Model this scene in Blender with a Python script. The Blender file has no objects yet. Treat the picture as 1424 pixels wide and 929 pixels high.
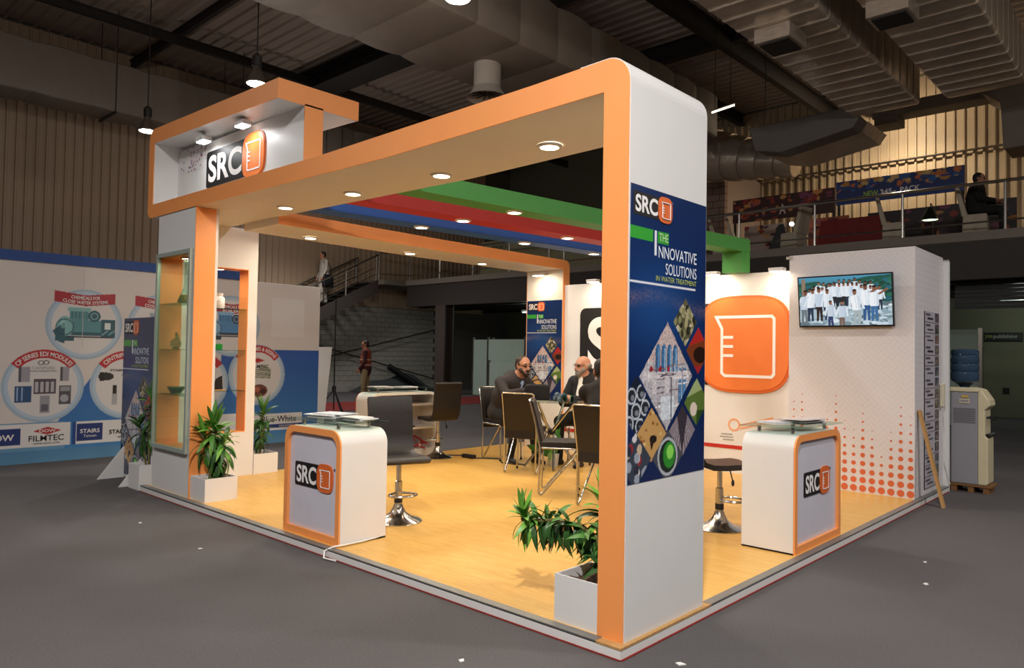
import bpy, math, random
import numpy as np
from mathutils import Vector, Matrix

# ------------------------------------------------------------------ camera, world, exposure
U = 0.88                      # metres per drawing unit: every plan dimension below is multiplied by this
SC = bpy.context.scene
COL = SC.collection
RND = random.Random(7)

def set_camera():
    pos = np.array([2.074, -3.0653, 1.4997]); yaw, pitch, roll, f = 0.7465, 0.0271, 0.0167, 1024.7
    fwd = np.array([-math.sin(yaw)*math.cos(pitch), math.cos(yaw)*math.cos(pitch), math.sin(pitch)])
    right = np.cross(fwd, [0, 0, 1]); right /= np.linalg.norm(right)
    up = np.cross(right, fwd)
    c, s = math.cos(roll), math.sin(roll)
    r2, u2 = c*right + s*up, -s*right + c*up
    cd = bpy.data.cameras.new('camera'); co = bpy.data.objects.new('camera', cd); COL.objects.link(co)
    cd.sensor_fit = 'HORIZONTAL'; cd.sensor_width = 36.0; cd.lens = f*36.0/1424.0
    cd.clip_start = 0.05; cd.clip_end = 200
    M = Matrix((( r2[0], u2[0], -fwd[0], pos[0]*U), (r2[1], u2[1], -fwd[1], pos[1]*U), (r2[2], u2[2], -fwd[2], pos[2]*U), (0, 0, 0, 1)))
    co.matrix_world = M
    SC.camera = co
set_camera()

def lin(c):
    if isinstance(c, str):
        c = c.lstrip('#'); c = [int(c[i:i+2], 16)/255 for i in (0, 2, 4)]
    return tuple(((v/12.92) if v <= 0.04045 else ((v+0.055)/1.055)**2.4) for v in c[:3])

W = bpy.data.worlds.new('hall_air'); SC.world = W; W.use_nodes = True
W.node_tree.nodes['Background'].inputs[0].default_value = (0.30, 0.25, 0.20, 1)
W.node_tree.nodes['Background'].inputs[1].default_value = 0.05
SC.view_settings.view_transform = 'Standard'; SC.view_settings.look = 'None'
SC.view_settings.exposure = 0.12; SC.view_settings.gamma = 1.0
SC.view_settings.use_curve_mapping = False
SC.cycles.use_denoising = True
SC.cycles.max_bounces = 8; SC.cycles.sample_clamp_indirect = 6.0
SC.cycles.caustics_reflective = False; SC.cycles.caustics_refractive = False

WARM = (1.0, 0.83, 0.62); HALIDE = (1.0, 0.97, 0.94)
P_DOWN, P_HALL, P_NEAR = 8.2, 560.0, 1650.0     # watts: booth downlights, hall bay lamps, bay lamps over the front aisle

# ------------------------------------------------------------------ materials
MATS = {}
def mat(name, col=(.8, .8, .8), rough=.5, metal=0.0, var=.04, vscale=6.0, bump=0.0, bscale=40.0, spec=.5,
        trans=0.0, ior=1.45, emit=0.0, alpha=1.0, coat=0.0, stretch=(1, 1, 1)):
    if name in MATS: return MATS[name]
    m = bpy.data.materials.new(name); m.use_nodes = True
    nt = m.node_tree; b = nt.nodes['Principled BSDF']
    c = lin(col)
    tc = nt.nodes.new('ShaderNodeTexCoord'); mp = nt.nodes.new('ShaderNodeMapping'); mp.inputs['Scale'].default_value = stretch
    nt.links.new(tc.outputs['Object'], mp.inputs['Vector'])
    nz = nt.nodes.new('ShaderNodeTexNoise'); nz.inputs['Scale'].default_value = vscale; nz.inputs['Detail'].default_value = 4
    nt.links.new(mp.outputs['Vector'], nz.inputs['Vector'])
    mx = nt.nodes.new('ShaderNodeMix'); mx.data_type = 'RGBA'
    mx.inputs[6].default_value = tuple(max(0, v*(1-var*2)) for v in c) + (1,)
    mx.inputs[7].default_value = tuple(min(1, v*(1+var*2)) for v in c) + (1,)
    nt.links.new(nz.outputs['Fac'], mx.inputs[0]); nt.links.new(mx.outputs[2], b.inputs['Base Color'])
    b.inputs['Roughness'].default_value = rough; b.inputs['Metallic'].default_value = metal
    b.inputs['Specular IOR Level'].default_value = spec
    b.inputs['Transmission Weight'].default_value = trans; b.inputs['IOR'].default_value = ior
    b.inputs['Coat Weight'].default_value = coat; b.inputs['Alpha'].default_value = alpha
    if emit:
        b.inputs['Emission Color'].default_value = c + (1,); b.inputs['Emission Strength'].default_value = emit
    if bump:
        n2 = nt.nodes.new('ShaderNodeTexNoise'); n2.inputs['Scale'].default_value = bscale; n2.inputs['Detail'].default_value = 3
        nt.links.new(mp.outputs['Vector'], n2.inputs['Vector'])
        bp = nt.nodes.new('ShaderNodeBump'); bp.inputs['Strength'].default_value = bump; bp.inputs['Distance'].default_value = .02
        nt.links.new(n2.outputs['Fac'], bp.inputs['Height']); nt.links.new(bp.outputs['Normal'], b.inputs['Normal'])
    MATS[name] = m
    return m

def glass(name, tint, refl=.12, clear=.85):
    """thin pane glass: mostly see-through with a mirror coat"""
    if name in MATS: return MATS[name]
    m = bpy.data.materials.new(name); m.use_nodes = True; nt = m.node_tree
    nt.nodes.remove(nt.nodes['Principled BSDF']); out = nt.nodes['Material Output']
    t = nt.nodes.new('ShaderNodeBsdfTransparent'); t.inputs[0].default_value = lin(tint) + (1,)
    g = nt.nodes.new('ShaderNodeBsdfGlossy'); g.inputs['Roughness'].default_value = .03
    fr = nt.nodes.new('ShaderNodeFresnel'); fr.inputs[0].default_value = 1.5
    mx = nt.nodes.new('ShaderNodeMixShader')
    sc = nt.nodes.new('ShaderNodeMath'); sc.operation = 'MULTIPLY'; sc.inputs[1].default_value = refl*2
    nt.links.new(fr.outputs[0], sc.inputs[0]); nt.links.new(sc.outputs[0], mx.inputs[0]); nt.links.new(t.outputs[0], mx.inputs[1]); nt.links.new(g.outputs[0], mx.inputs[2])
    nt.links.new(mx.outputs[0], out.inputs[0])
    MATS[name] = m
    return m

def printmat(name, rough=.45, emit=0.0):
    """flat print: colours come from the sheet's own printed picture (colour attribute)"""
    if name in MATS: return MATS[name]
    m = bpy.data.materials.new(name); m.use_nodes = True; nt = m.node_tree; b = nt.nodes['Principled BSDF']
    a = nt.nodes.new('ShaderNodeAttribute'); a.attribute_name = 'Col'
    b.inputs['Roughness'].default_value = rough
    if emit:
        b.inputs['Base Color'].default_value = (.01, .01, .01, 1)
        nt.links.new(a.outputs['Color'], b.inputs['Emission Color']); b.inputs['Emission Strength'].default_value = emit
    else:
        nt.links.new(a.outputs['Color'], b.inputs['Base Color'])
    MATS[name] = m
    return m

def floor_mat():
    m = bpy.data.materials.new('yellow_wood_vinyl'); m.use_nodes = True; nt = m.node_tree; b = nt.nodes['Principled BSDF']
    tc = nt.nodes.new('ShaderNodeTexCoord'); mp = nt.nodes.new('ShaderNodeMapping')
    mp.inputs['Rotation'].default_value = (0, 0, .12); mp.inputs['Scale'].default_value = (1.2, 7.0, 1)
    nt.links.new(tc.outputs['Object'], mp.inputs['Vector'])
    n1 = nt.nodes.new('ShaderNodeTexNoise'); n1.inputs['Scale'].default_value = 3.0; n1.inputs['Detail'].default_value = 6
    n1.inputs['Roughness'].default_value = .65; n1.inputs['Distortion'].default_value = 1.4
    nt.links.new(mp.outputs['Vector'], n1.inputs['Vector'])
    cr = nt.nodes.new('ShaderNodeValToRGB')
    cr.color_ramp.elements[0].position = .28; cr.color_ramp.elements[0].color = lin('#c9974a') + (1,)
    cr.color_ramp.elements[1].position = .72; cr.color_ramp.elements[1].color = lin('#deb263') + (1,)
    e = cr.color_ramp.elements.new(.5); e.color = lin('#d4a556') + (1,)
    nt.links.new(n1.outputs['Fac'], cr.inputs[0]); nt.links.new(cr.outputs[0], b.inputs['Base Color'])
    b.inputs['Roughness'].default_value = .36; b.inputs['Specular IOR Level'].default_value = .35
    return m

def carpet_mat():
    m = bpy.data.materials.new('grey_hall_carpet'); m.use_nodes = True; nt = m.node_tree; b = nt.nodes['Principled BSDF']
    tc = nt.nodes.new('ShaderNodeTexCoord')
    n1 = nt.nodes.new('ShaderNodeTexNoise'); n1.inputs['Scale'].default_value = 90; n1.inputs['Detail'].default_value = 5; n1.inputs['Roughness'].default_value = .8
    n2 = nt.nodes.new('ShaderNodeTexNoise'); n2.inputs['Scale'].default_value = .8; n2.inputs['Detail'].default_value = 4
    for n in (n1, n2): nt.links.new(tc.outputs['Object'], n.inputs['Vector'])
    mx = nt.nodes.new('ShaderNodeMix'); mx.data_type = 'RGBA'
    mx.inputs[6].default_value = lin('#322f30') + (1,); mx.inputs[7].default_value = lin('#747070') + (1,)
    ad = nt.nodes.new('ShaderNodeMath'); ad.operation = 'MULTIPLY_ADD'; ad.inputs[1].default_value = .7
    mu = nt.nodes.new('ShaderNodeMath'); mu.operation = 'MULTIPLY'; mu.inputs[1].default_value = .3
    nt.links.new(n2.outputs['Fac'], mu.inputs[0]); nt.links.new(n1.outputs['Fac'], ad.inputs[0]); nt.links.new(mu.outputs[0], ad.inputs[2])
    nt.links.new(ad.outputs[0], mx.inputs[0]); nt.links.new(mx.outputs[2], b.inputs['Base Color'])
    bp = nt.nodes.new('ShaderNodeBump'); bp.inputs['Strength'].default_value = .5; bp.inputs['Distance'].default_value = .01
    nt.links.new(n1.outputs['Fac'], bp.inputs['Height']); nt.links.new(bp.outputs['Normal'], b.inputs['Normal'])
    b.inputs['Roughness'].default_value = .95; b.inputs['Specular IOR Level'].default_value = .1
    return m

def weave_mat():
    """white laminate with a faint diagonal basket-weave print"""
    m = bpy.data.materials.new('white_weave_laminate'); m.use_nodes = True; nt = m.node_tree; b = nt.nodes['Principled BSDF']
    tc = nt.nodes.new('ShaderNodeTexCoord'); mp = nt.nodes.new('ShaderNodeMapping')
    mp.inputs['Rotation'].default_value = (0, math.radians(45), 0)
    nt.links.new(tc.outputs['Object'], mp.inputs['Vector'])
    sep = nt.nodes.new('ShaderNodeSeparateXYZ'); nt.links.new(mp.outputs['Vector'], sep.inputs[0])
    def math_(op, a, bv):
        n = nt.nodes.new('ShaderNodeMath'); n.operation = op
        for i, v in enumerate((a, bv)):
            if v is None: continue
            if isinstance(v, (int, float)): n.inputs[i].default_value = v
            else: nt.links.new(v, n.inputs[i])
        return n.outputs[0]
    fx = math_('FLOOR', math_('MULTIPLY', sep.outputs['X'], 12), None)
    fz = math_('FLOOR', math_('MULTIPLY', sep.outputs['Z'], 12), None)
    par = math_('PINGPONG', math_('ADD', fx, fz), 1.0)
    wx = math_('PINGPONG', math_('MULTIPLY', sep.outputs['X'], 48), 1.0)
    wz = math_('PINGPONG', math_('MULTIPLY', sep.outputs['Z'], 48), 1.0)
    mxf = nt.nodes.new('ShaderNodeMix'); mxf.data_type = 'FLOAT'
    nt.links.new(par, mxf.inputs[0]); nt.links.new(wx, mxf.inputs[2]); nt.links.new(wz, mxf.inputs[3])
    mx = nt.nodes.new('ShaderNodeMix'); mx.data_type = 'RGBA'
    mx.inputs[6].default_value = lin('#d5d0d3') + (1,); mx.inputs[7].default_value = lin('#dbd7d9') + (1,)
    nt.links.new(mxf.outputs[0], mx.inputs[0]); nt.links.new(mx.outputs[2], b.inputs['Base Color'])
    b.inputs['Roughness'].default_value = .45
    return m

def block_mat(name, c1, c2, w, h):
    m = bpy.data.materials.new(name); m.use_nodes = True; nt = m.node_tree; b = nt.nodes['Principled BSDF']
    tc = nt.nodes.new('ShaderNodeTexCoord'); mp = nt.nodes.new('ShaderNodeMapping'); mp.inputs['Rotation'].default_value = (math.radians(90), 0, 0)
    br = nt.nodes.new('ShaderNodeTexBrick'); br.inputs['Color1'].default_value = lin(c1) + (1,); br.inputs['Color2'].default_value = lin(c1) + (1,)
    br.inputs['Mortar'].default_value = lin(c2) + (1,); br.inputs['Scale'].default_value = 1; br.inputs['Brick Width'].default_value = w
    br.inputs['Row Height'].default_value = h; br.inputs['Mortar Size'].default_value = .012
    nt.links.new(tc.outputs['Object'], mp.inputs['Vector']); nt.links.new(mp.outputs['Vector'], br.inputs['Vector'])
    nt.links.new(br.outputs['Color'], b.inputs['Base Color']); b.inputs['Roughness'].default_value = .9
    return m

ORANGE = mat('orange_laminate', '#f59c57', .42, var=.02)
WHITE = mat('white_laminate', '#dcdad8', .42, var=.015)
CREAM = mat('white_paint_underside', '#dcd6cc', .55, var=.02)
GREEN = mat('green_laminate', '#4f9a48', .5, var=.03)
RED = mat('red_laminate', '#b82a26', .5, var=.03)
BLUE = mat('blue_laminate', '#2a5cae', .5, var=.03)
CHROME = mat('chrome', '#bcbab6', .2, 1.0, var=.01)
STEEL = mat('brushed_steel', '#b8b4ae', .28, 1.0, var=.04)
ALU = mat('aluminium_strip', '#8f8f8d', .45, .7, var=.06, vscale=20)
BLACK = mat('black_plastic', '#17161a', .4, var=.05)
LEATHER = mat('black_leatherette', '#1c1817', .45, var=.1, bump=.15, bscale=120)
BLACKPRINT = mat('black_print', '#141212', .5, var=.03)
WHITEPRINT = mat('white_print', '#eeeae8', .5, var=.01)
ORANGEPRINT = mat('orange_print', '#d9672c', .45, var=.06, vscale=2)
REDDOT = mat('coral_print', '#d4683f', .5, var=.03)
LEDWHITE = mat('lamp_lens_warm', '#fff0d8', .4, emit=14.0)
LEDCOOL = mat('lamp_lens_cool', '#fffaf2', .4, emit=14.0)
DARKSTEEL = mat('dark_painted_steel', '#2b2725', .6, .2, var=.1)
SOIL = mat('planter_soil', '#5b4034', .95, var=.3, vscale=40, bump=.8, bscale=60)
GLASSCLR = glass('clear_pane', '#dfeee8')
GLASSGRN = glass('green_tinted_glass', '#cfe4da'); COUNTERGLASS = glass('counter_glass', '#e6f1ec', .14)
PRINT = printmat('printed_sheet'); PRINTGLOSS = printmat('printed_gloss_sheet', .22); SCREEN = printmat('lit_screen', .2, emit=.85)
REDCARPET = mat('red_carpet', '#7c1f18', .95, var=.1, vscale=30)
WOOD = mat('raw_pine', '#b48a56', .7, var=.12, vscale=5, stretch=(12, 12, 1))
OLDWOOD = mat('old_brown_timber', '#7a5530', .75, var=.15, vscale=5)
PAPER = mat('white_paper', '#e4e2dc', .7, var=.03)

# ------------------------------------------------------------------ mesh helpers (drawing units)
class MB:
    def __init__(s): s.v = []; s.f = []; s.m = []
    def add(s, vs, fs, m=0):
        n = len(s.v); s.v += [tuple(map(float, v)) for v in vs]; s.f += [tuple(i+n for i in f) for f in fs]; s.m += [m]*len(fs); return s
    def box(s, x0, x1, y0, y1, z0, z1, m=0):
        x0, x1 = min(x0, x1), max(x0, x1); y0, y1 = min(y0, y1), max(y0, y1); z0, z1 = min(z0, z1), max(z0, z1)
        vs = [(x, y, z) for z in (z0, z1) for y in (y0, y1) for x in (x0, x1)]
        return s.add(vs, [(0, 2, 3, 1), (4, 5, 7, 6), (0, 1, 5, 4), (2, 6, 7, 3), (0, 4, 6, 2), (1, 3, 7, 5)], m)
    def prism(s, poly, axis, a0, a1, m=0, mcap=None, mcap2=None):
        """extrude a closed 2-D outline along an axis: 'x' outline=(y,z), 'y' outline=(x,z), 'z' outline=(x,y)"""
        n = len(poly)
        def P(p, a): return {'x': (a, p[0], p[1]), 'y': (p[0], a, p[1]), 'z': (p[0], p[1], a)}[axis]
        vs = [P(p, a0) for p in poly] + [P(p, a1) for p in poly]
        s.add(vs, [(i, (i+1) % n, n+(i+1) % n, n+i) for i in range(n)], m)
        k = len(s.v)-2*n
        s.f += [tuple(k+i for i in range(n)), tuple(k+n+i for i in reversed(range(n)))]
        s.m += [m if mcap is None else mcap, m if mcap2 is None else mcap2]
        return s
    def tube(s, pts, r, n=8, m=0):
        pts = [np.array(p, float) for p in pts]; N = len(pts); rr = [r]*N if isinstance(r, (int, float)) else r
        T = []
        for i in range(N):
            a = pts[min(i+1, N-1)]-pts[max(i-1, 0)]
            if 0 < i < N-1:
                a1 = pts[i+1]-pts[i]; a0 = pts[i]-pts[i-1]
                a = a1/(np.linalg.norm(a1)+1e-9)+a0/(np.linalg.norm(a0)+1e-9)
            T.append(a/(np.linalg.norm(a)+1e-9))
        ref = np.array([0, 0, 1.0]) if abs(T[0][2]) < .9 else np.array([1.0, 0, 0])
        u = np.cross(T[0], ref); u /= np.linalg.norm(u)
        vs = []
        for i in range(N):
            u = u-T[i]*np.dot(u, T[i]); u /= (np.linalg.norm(u)+1e-9); w = np.cross(T[i], u)
            for k in range(n):
                a = 2*math.pi*k/n; vs.append(pts[i]+(u*math.cos(a)+w*math.sin(a))*rr[i])
        fs = [(i*n+k, i*n+(k+1) % n, (i+1)*n+(k+1) % n, (i+1)*n+k) for i in range(N-1) for k in range(n)]
        fs += [tuple(reversed(range(n))), tuple((N-1)*n+k for k in range(n))]
        return s.add(vs, fs, m)
    def lathe(s, prof, n=24, c=(0, 0, 0), m=0, cap=True):
        vs = [(c[0]+r*math.cos(2*math.pi*k/n), c[1]+r*math.sin(2*math.pi*k/n), c[2]+z) for r, z in prof for k in range(n)]
        N = len(prof)
        fs = [(i*n+k, i*n+(k+1) % n, (i+1)*n+(k+1) % n, (i+1)*n+k) for i in range(N-1) for k in range(n)]
        if cap: fs += [tuple(reversed(range(n))), tuple((N-1)*n+k for k in range(n))]
        return s.add(vs, fs, m)
    def sheet(s, fn, nu, nv, m=0, t=None):
        """fn(u,v)->point, single-sided grid"""
        vs = [fn(i/nu, j/nv) for j in range(nv+1) for i in range(nu+1)]
        fs = [(j*(nu+1)+i, j*(nu+1)+i+1, (j+1)*(nu+1)+i+1, (j+1)*(nu+1)+i) for j in range(nv) for i in range(nu)]
        return s.add(vs, fs, m)
    def ball(s, c, r, n=10, m=0):
        r = (r, r, r) if isinstance(r, (int, float)) else r
        vs = [(c[0], c[1], c[2]-r[2])]; h = n//2
        for i in range(1, h):
            t = math.pi*i/h-math.pi/2
            for k in range(n): vs.append((c[0]+r[0]*math.cos(t)*math.cos(2*math.pi*k/n), c[1]+r[1]*math.cos(t)*math.sin(2*math.pi*k/n), c[2]+r[2]*math.sin(t)))
        vs.append((c[0], c[1], c[2]+r[2])); L = len(vs)-1
        fs = [(0, 1+(k+1) % n, 1+k) for k in range(n)]
        for i in range(h-2):
            for k in range(n): fs.append((1+i*n+k, 1+i*n+(k+1) % n, 1+(i+1)*n+(k+1) % n, 1+(i+1)*n+k))
        fs += [(L, 1+(h-2)*n+k, 1+(h-2)*n+(k+1) % n) for k in range(n)]
        return s.add(vs, fs, m)

def rrect(x0, x1, z0, z1, r, n=6, corners=(1, 1, 1, 1)):
    """rounded rectangle outline, corners = (bottom-left, bottom-right, top-right, top-left)"""
    out = []
    for (cx, cz, a0, on, px, pz) in ((x0+r, z0+r, 180, corners[0], x0, z0), (x1-r, z0+r, 270, corners[1], x1, z0),
                                     (x1-r, z1-r, 0, corners[2], x1, z1), (x0+r, z1-r, 90, corners[3], x0, z1)):
        if not on: out.append((px, pz)); continue
        for k in range(n+1):
            a = math.radians(a0+90*k/n); out.append((cx+r*math.cos(a), cz+r*math.sin(a)))
    return out

def tag(o, label=None, cat=None, group=None, kind=None):
    if label: o['label'] = label
    if cat: o['category'] = cat
    if group: o['group'] = group
    if kind: o['kind'] = kind
    return o

def thing(name, label, cat, loc=(0, 0, 0), rz=0.0, group=None, kind=None):
    o = bpy.data.objects.new(name, None); COL.objects.link(o); o.empty_display_size = .05
    o.location = Vector(loc)*U; o.rotation_euler = (0, 0, rz)
    o['base'] = [float(v) for v in loc]
    return tag(o, label, cat, group, kind)

def mesh_from(mb, name, mats, smooth=False, off=(0, 0, 0), scale=U):
    me = bpy.data.meshes.new(name)
    me.from_pydata([((v[0]-off[0])*scale, (v[1]-off[1])*scale, (v[2]-off[2])*scale) for v in mb.v], [], mb.f)
    mats = mats if isinstance(mats, (list, tuple)) else [mats]
    for m in mats: me.materials.append(m)
    if len(mats) > 1: me.polygons.foreach_set('material_index', mb.m)
    if smooth: me.polygons.foreach_set('use_smooth', [True]*len(me.polygons))
    me.validate(); me.update()
    return me

def recalc(me):
    import bmesh
    b = bmesh.new(); b.from_mesh(me); bmesh.ops.recalc_face_normals(b, faces=b.faces); b.to_mesh(me); b.free()

def obj(name, mb, mats, parent=None, smooth=False, bevel=0.0, loc=None, rot=None, absolute=True, angle=None):
    """absolute: the mesh is drawn in hall coordinates and re-based on its thing; otherwise in the thing's own"""
    off = tuple(parent['base']) if (parent is not None and absolute and 'base' in parent) else (0, 0, 0)
    me = mesh_from(mb, name, mats, smooth, off)
    recalc(me)
    if smooth:
        me.set_sharp_from_angle(angle=math.radians(angle or 40))
    o = bpy.data.objects.new(name, me); COL.objects.link(o)
    if parent is not None:
        o.parent = parent
        o['base'] = parent.get('base', [0, 0, 0])
    if loc is not None: o.location = Vector(loc)*U
    if rot is not None: o.rotation_euler = rot
    if bevel:
        bv = o.modifiers.new('edge', 'BEVEL'); bv.width = bevel*U; bv.segments = 2; bv.limit_method = 'ANGLE'; bv.angle_limit = math.radians(50)
    return o

def solo(name, mb, mats, label, cat, group=None, kind=None, smooth=False, bevel=0.0, base=None):
    """a thing that is one mesh: its origin is put at its base"""
    v = np.array(mb.v); b = base or tuple(v.mean(0)[:2]) + (float(v[:, 2].min()),)
    mb2 = MB(); mb2.v = [tuple(np.array(p)-np.array(b)) for p in mb.v]; mb2.f = mb.f; mb2.m = mb.m
    o = obj(name, mb2, mats, None, smooth, bevel, loc=b, absolute=False)
    return tag(o, label, cat, group, kind)

def copy_tree(o, parent=None):
    c = o.copy(); COL.objects.link(c)
    if parent is not None: c.parent = parent
    for ch in o.children: copy_tree(ch, c)
    return c

def mirrorless(): pass
def rotz(p, a):
    c, s = math.cos(a), math.sin(a); return (p[0]*c-p[1]*s, p[0]*s+p[1]*c, p[2])

def light(name, kind, loc, power, col, parent=None, size=.1, spot=None, rot=(0, 0, 0), blend=.5, spread=None):
    ld = bpy.data.lights.new(name, kind); ld.energy = power; ld.color = col
    if kind == 'AREA':
        ld.shape = 'DISK'; ld.size = size*U
        if spread: ld.spread = spread
    else: ld.shadow_soft_size = size*U
    if kind == 'SPOT': ld.spot_size = spot or math.radians(120); ld.spot_blend = blend
    o = bpy.data.objects.new(name, ld); COL.objects.link(o)
    if parent is not None:
        o.parent = parent; b = parent.get('base', [0, 0, 0]); o.location = (Vector(loc)-Vector(b))*U
    else: o.location = Vector(loc)*U
    o.rotation_euler = rot
    return o

# lettering: built-in font turned into thin raised letters, fitted to a box of w x h
_glyph = {}
def glyphs(s, bold=0.0):
    k = (s, bold)
    if k in _glyph: return _glyph[k]
    cu = bpy.data.curves.new('lettering', 'FONT'); cu.body = s; cu.offset = bold; cu.resolution_u = 7 if s == 'SRC' else 3; cu.align_x = 'LEFT'
    o = bpy.data.objects.new('lettering', cu); COL.objects.link(o)
    dg = bpy.context.evaluated_depsgraph_get(); dg.update()
    me = bpy.data.meshes.new_from_object(o.evaluated_get(dg))
    v = np.zeros(len(me.vertices)*3); me.vertices.foreach_get('co', v); v = v.reshape(-1, 3)
    f = [tuple(p.vertices) for p in me.polygons]
    bpy.data.objects.remove(o); bpy.data.curves.remove(cu); bpy.data.meshes.remove(me)
    mn, mx = v.min(0), v.max(0)
    v = (v-mn)/np.maximum(mx-mn, 1e-6)
    _glyph[k] = (v[:, :2], f)
    return _glyph[k]

def text(s, org, xd, ud, w, h, m, parent, bold=0.0, name='lettering', arc=None, lift=.003):
    """s fitted into w x h with its lower-left corner at org; xd/ud are the line and up directions"""
    v, f = glyphs(s, bold)
    xd = np.array(xd, float); ud = np.array(ud, float); nd = np.cross(xd, ud); org = np.array(org, float)
    x = v[:, 0]*w; y = v[:, 1]*h
    if arc:
        a = (x-w/2)/arc; x, y = (arc+y)*np.sin(a)+w/2, (arc+y)*np.cos(a)-arc
    P = org+x[:, None]*xd+y[:, None]*ud+nd*lift
    mb = MB(); mb.v = [tuple(p) for p in P]; mb.f = f; mb.m = [0]*len(f)
    off = tuple(parent['base']) if 'base' in parent else (0, 0, 0)
    me = mesh_from(mb, name, m, False, off)
    o = bpy.data.objects.new(name, me); COL.objects.link(o); o.parent = parent
    return o

# printed pictures: a small painter that fills a colour grid, carried by a fine sheet mesh
class Canvas:
    def __init__(s, w, h, px, bg):
        """w x h in drawing units, px cells per unit"""
        s.w, s.h = w, h; s.nx, s.ny = max(2, int(w*px)), max(2, int(h*px))
        s.X, s.Y = np.meshgrid(np.linspace(0, w, s.nx), np.linspace(0, h, s.ny))
        s.C = np.zeros((s.ny, s.nx, 3)); s.C[:] = s.c(bg); s.clip = None
        s.rs = np.random.RandomState(3)
    def c(s, col):
        if isinstance(col, str): col = col.lstrip('#'); return np.array([int(col[i:i+2], 16)/255 for i in (0, 2, 4)])
        return np.array(col, float)
    def put(s, mask, col, a=1.0):
        if s.clip is not None: mask = mask & s.clip
        s.C[mask] = s.C[mask]*(1-a)+s.c(col)*a
    def rect(s, x0, y0, x1, y1, col, a=1.0): s.put((s.X >= x0) & (s.X <= x1) & (s.Y >= y0) & (s.Y <= y1), col, a)
    def ell(s, cx, cy, rx, ry, col, a=1.0): s.put(((s.X-cx)/rx)**2+((s.Y-cy)/ry)**2 <= 1, col, a)
    def ring(s, cx, cy, r0, r1, col, a=1.0, k=1.0):
        d = np.hypot((s.X-cx)/k, s.Y-cy); s.put((d >= r0) & (d <= r1), col, a)
    def inpoly(s, pts):
        m = np.zeros(s.X.shape, bool); n = len(pts)
        for i in range(n):
            x0, y0 = pts[i]; x1, y1 = pts[(i+1) % n]
            if y0 == y1: continue
            c = ((s.Y >= min(y0, y1)) & (s.Y < max(y0, y1))) & (s.X < (x1-x0)*(s.Y-y0)/(y1-y0)+x0)
            m ^= c
        return m
    def poly(s, pts, col, a=1.0): s.put(s.inpoly(pts), col, a)
    def line(s, x0, y0, x1, y1, t, col, a=1.0):
        d = np.array([x1-x0, y1-y0]); L = d@d+1e-12
        k = np.clip(((s.X-x0)*d[0]+(s.Y-y0)*d[1])/L, 0, 1)
        s.put(np.hypot(s.X-x0-k*d[0], s.Y-y0-k*d[1]) <= t/2, col, a)
    def vgrad(s, y0, y1, c0, c1, mask=None):
        k = np.clip((s.Y-y0)/(y1-y0), 0, 1)[..., None]; g = s.c(c0)*(1-k)+s.c(c1)*k
        mask = np.ones(s.X.shape, bool) if mask is None else mask
        if s.clip is not None: mask = mask & s.clip
        s.C[mask] = g[mask]
    def grain(s, mask, amt, cell=1):
        ny, nx = s.X.shape
        g = s.rs.rand(ny//cell+2, nx//cell+2)-.5
        g = np.kron(g, np.ones((cell, cell)))[:ny, :nx]
        if s.clip is not None: mask = mask & s.clip
        s.C[mask] = np.clip(s.C[mask]+g[mask][:, None]*amt, 0, 1)

def sheet_print(name, cv, org, xd, ud, m, parent, lift=.002):
    """the painted sheet as a flat mesh, lower-left at org"""
    xd = np.array(xd, float); ud = np.array(ud, float); nd = np.cross(xd, ud)
    P = (np.array(org, float)+cv.X[..., None]*xd+cv.Y[..., None]*ud+nd*lift)-np.array(parent['base'] if 'base' in parent else (0, 0, 0))
    P = (P*U).reshape(-1, 3)
    ny, nx = cv.ny, cv.nx
    i = (np.arange(ny-1)[:, None]*nx+np.arange(nx-1)[None]).ravel()
    F = np.stack([i, i+1, i+nx+1, i+nx], 1)
    me = bpy.data.meshes.new(name)
    me.vertices.add(len(P)); me.vertices.foreach_set('co', P.ravel())
    me.loops.add(F.size); me.loops.foreach_set('vertex_index', F.ravel())
    me.polygons.add(len(F)); me.polygons.foreach_set('loop_start', np.arange(0, F.size, 4))
    me.update(calc_edges=True); me.materials.append(m)
    at = me.color_attributes.new('Col', 'FLOAT_COLOR', 'POINT')
    c = np.clip(cv.C, 0, 1).reshape(-1, 3); l = np.where(c <= .04045, c/12.92, ((c+.055)/1.055)**2.4)
    at.data.foreach_set('color', np.concatenate([l, np.ones((len(l), 1))], 1).ravel())
    o = bpy.data.objects.new(name, me); COL.objects.link(o); o.parent = parent; o['base'] = parent.get('base', [0, 0, 0])
    return o
# ================================================================== THE HALL
CARPET = carpet_mat(); VINYL = floor_mat(); WEAVE = weave_mat()
TAN = mat('tan_corrugated_sheet', '#a58d74', .55, .0, var=.06, vscale=.7)
TANUP = mat('cream_corrugated_sheet', '#b8a68c', .5, var=.05, vscale=.7)
ROOFS = mat('brown_grey_roof_sheet', '#a09082', .6, .0, var=.12, vscale=.6)
FOIL = mat('silver_duct_foil', '#bcae9e', .32, .45, var=.12, vscale=2.5, bump=1.0, bscale=5.0)
DUCTW = mat('grey_duct_wrap', '#7a6e62', .6, .05, var=.1, vscale=2.0, bump=.8, bscale=2.2)
OLIVE = mat('drab_olive_wall', '#74735f', .9, var=.05)
PALEGREEN = mat('pale_green_board', '#a9bcae', .7, var=.04)
BLOCKS = mat('grey_concrete_block', '#96928a', .9, var=.08, vscale=3, bump=.2)
MORTAR = mat('dark_mortar', '#5a554f', .95)
PINKBLOCK = block_mat('pinkish_block', '#8d7468', '#5d4a41', .42, .2)

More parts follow.
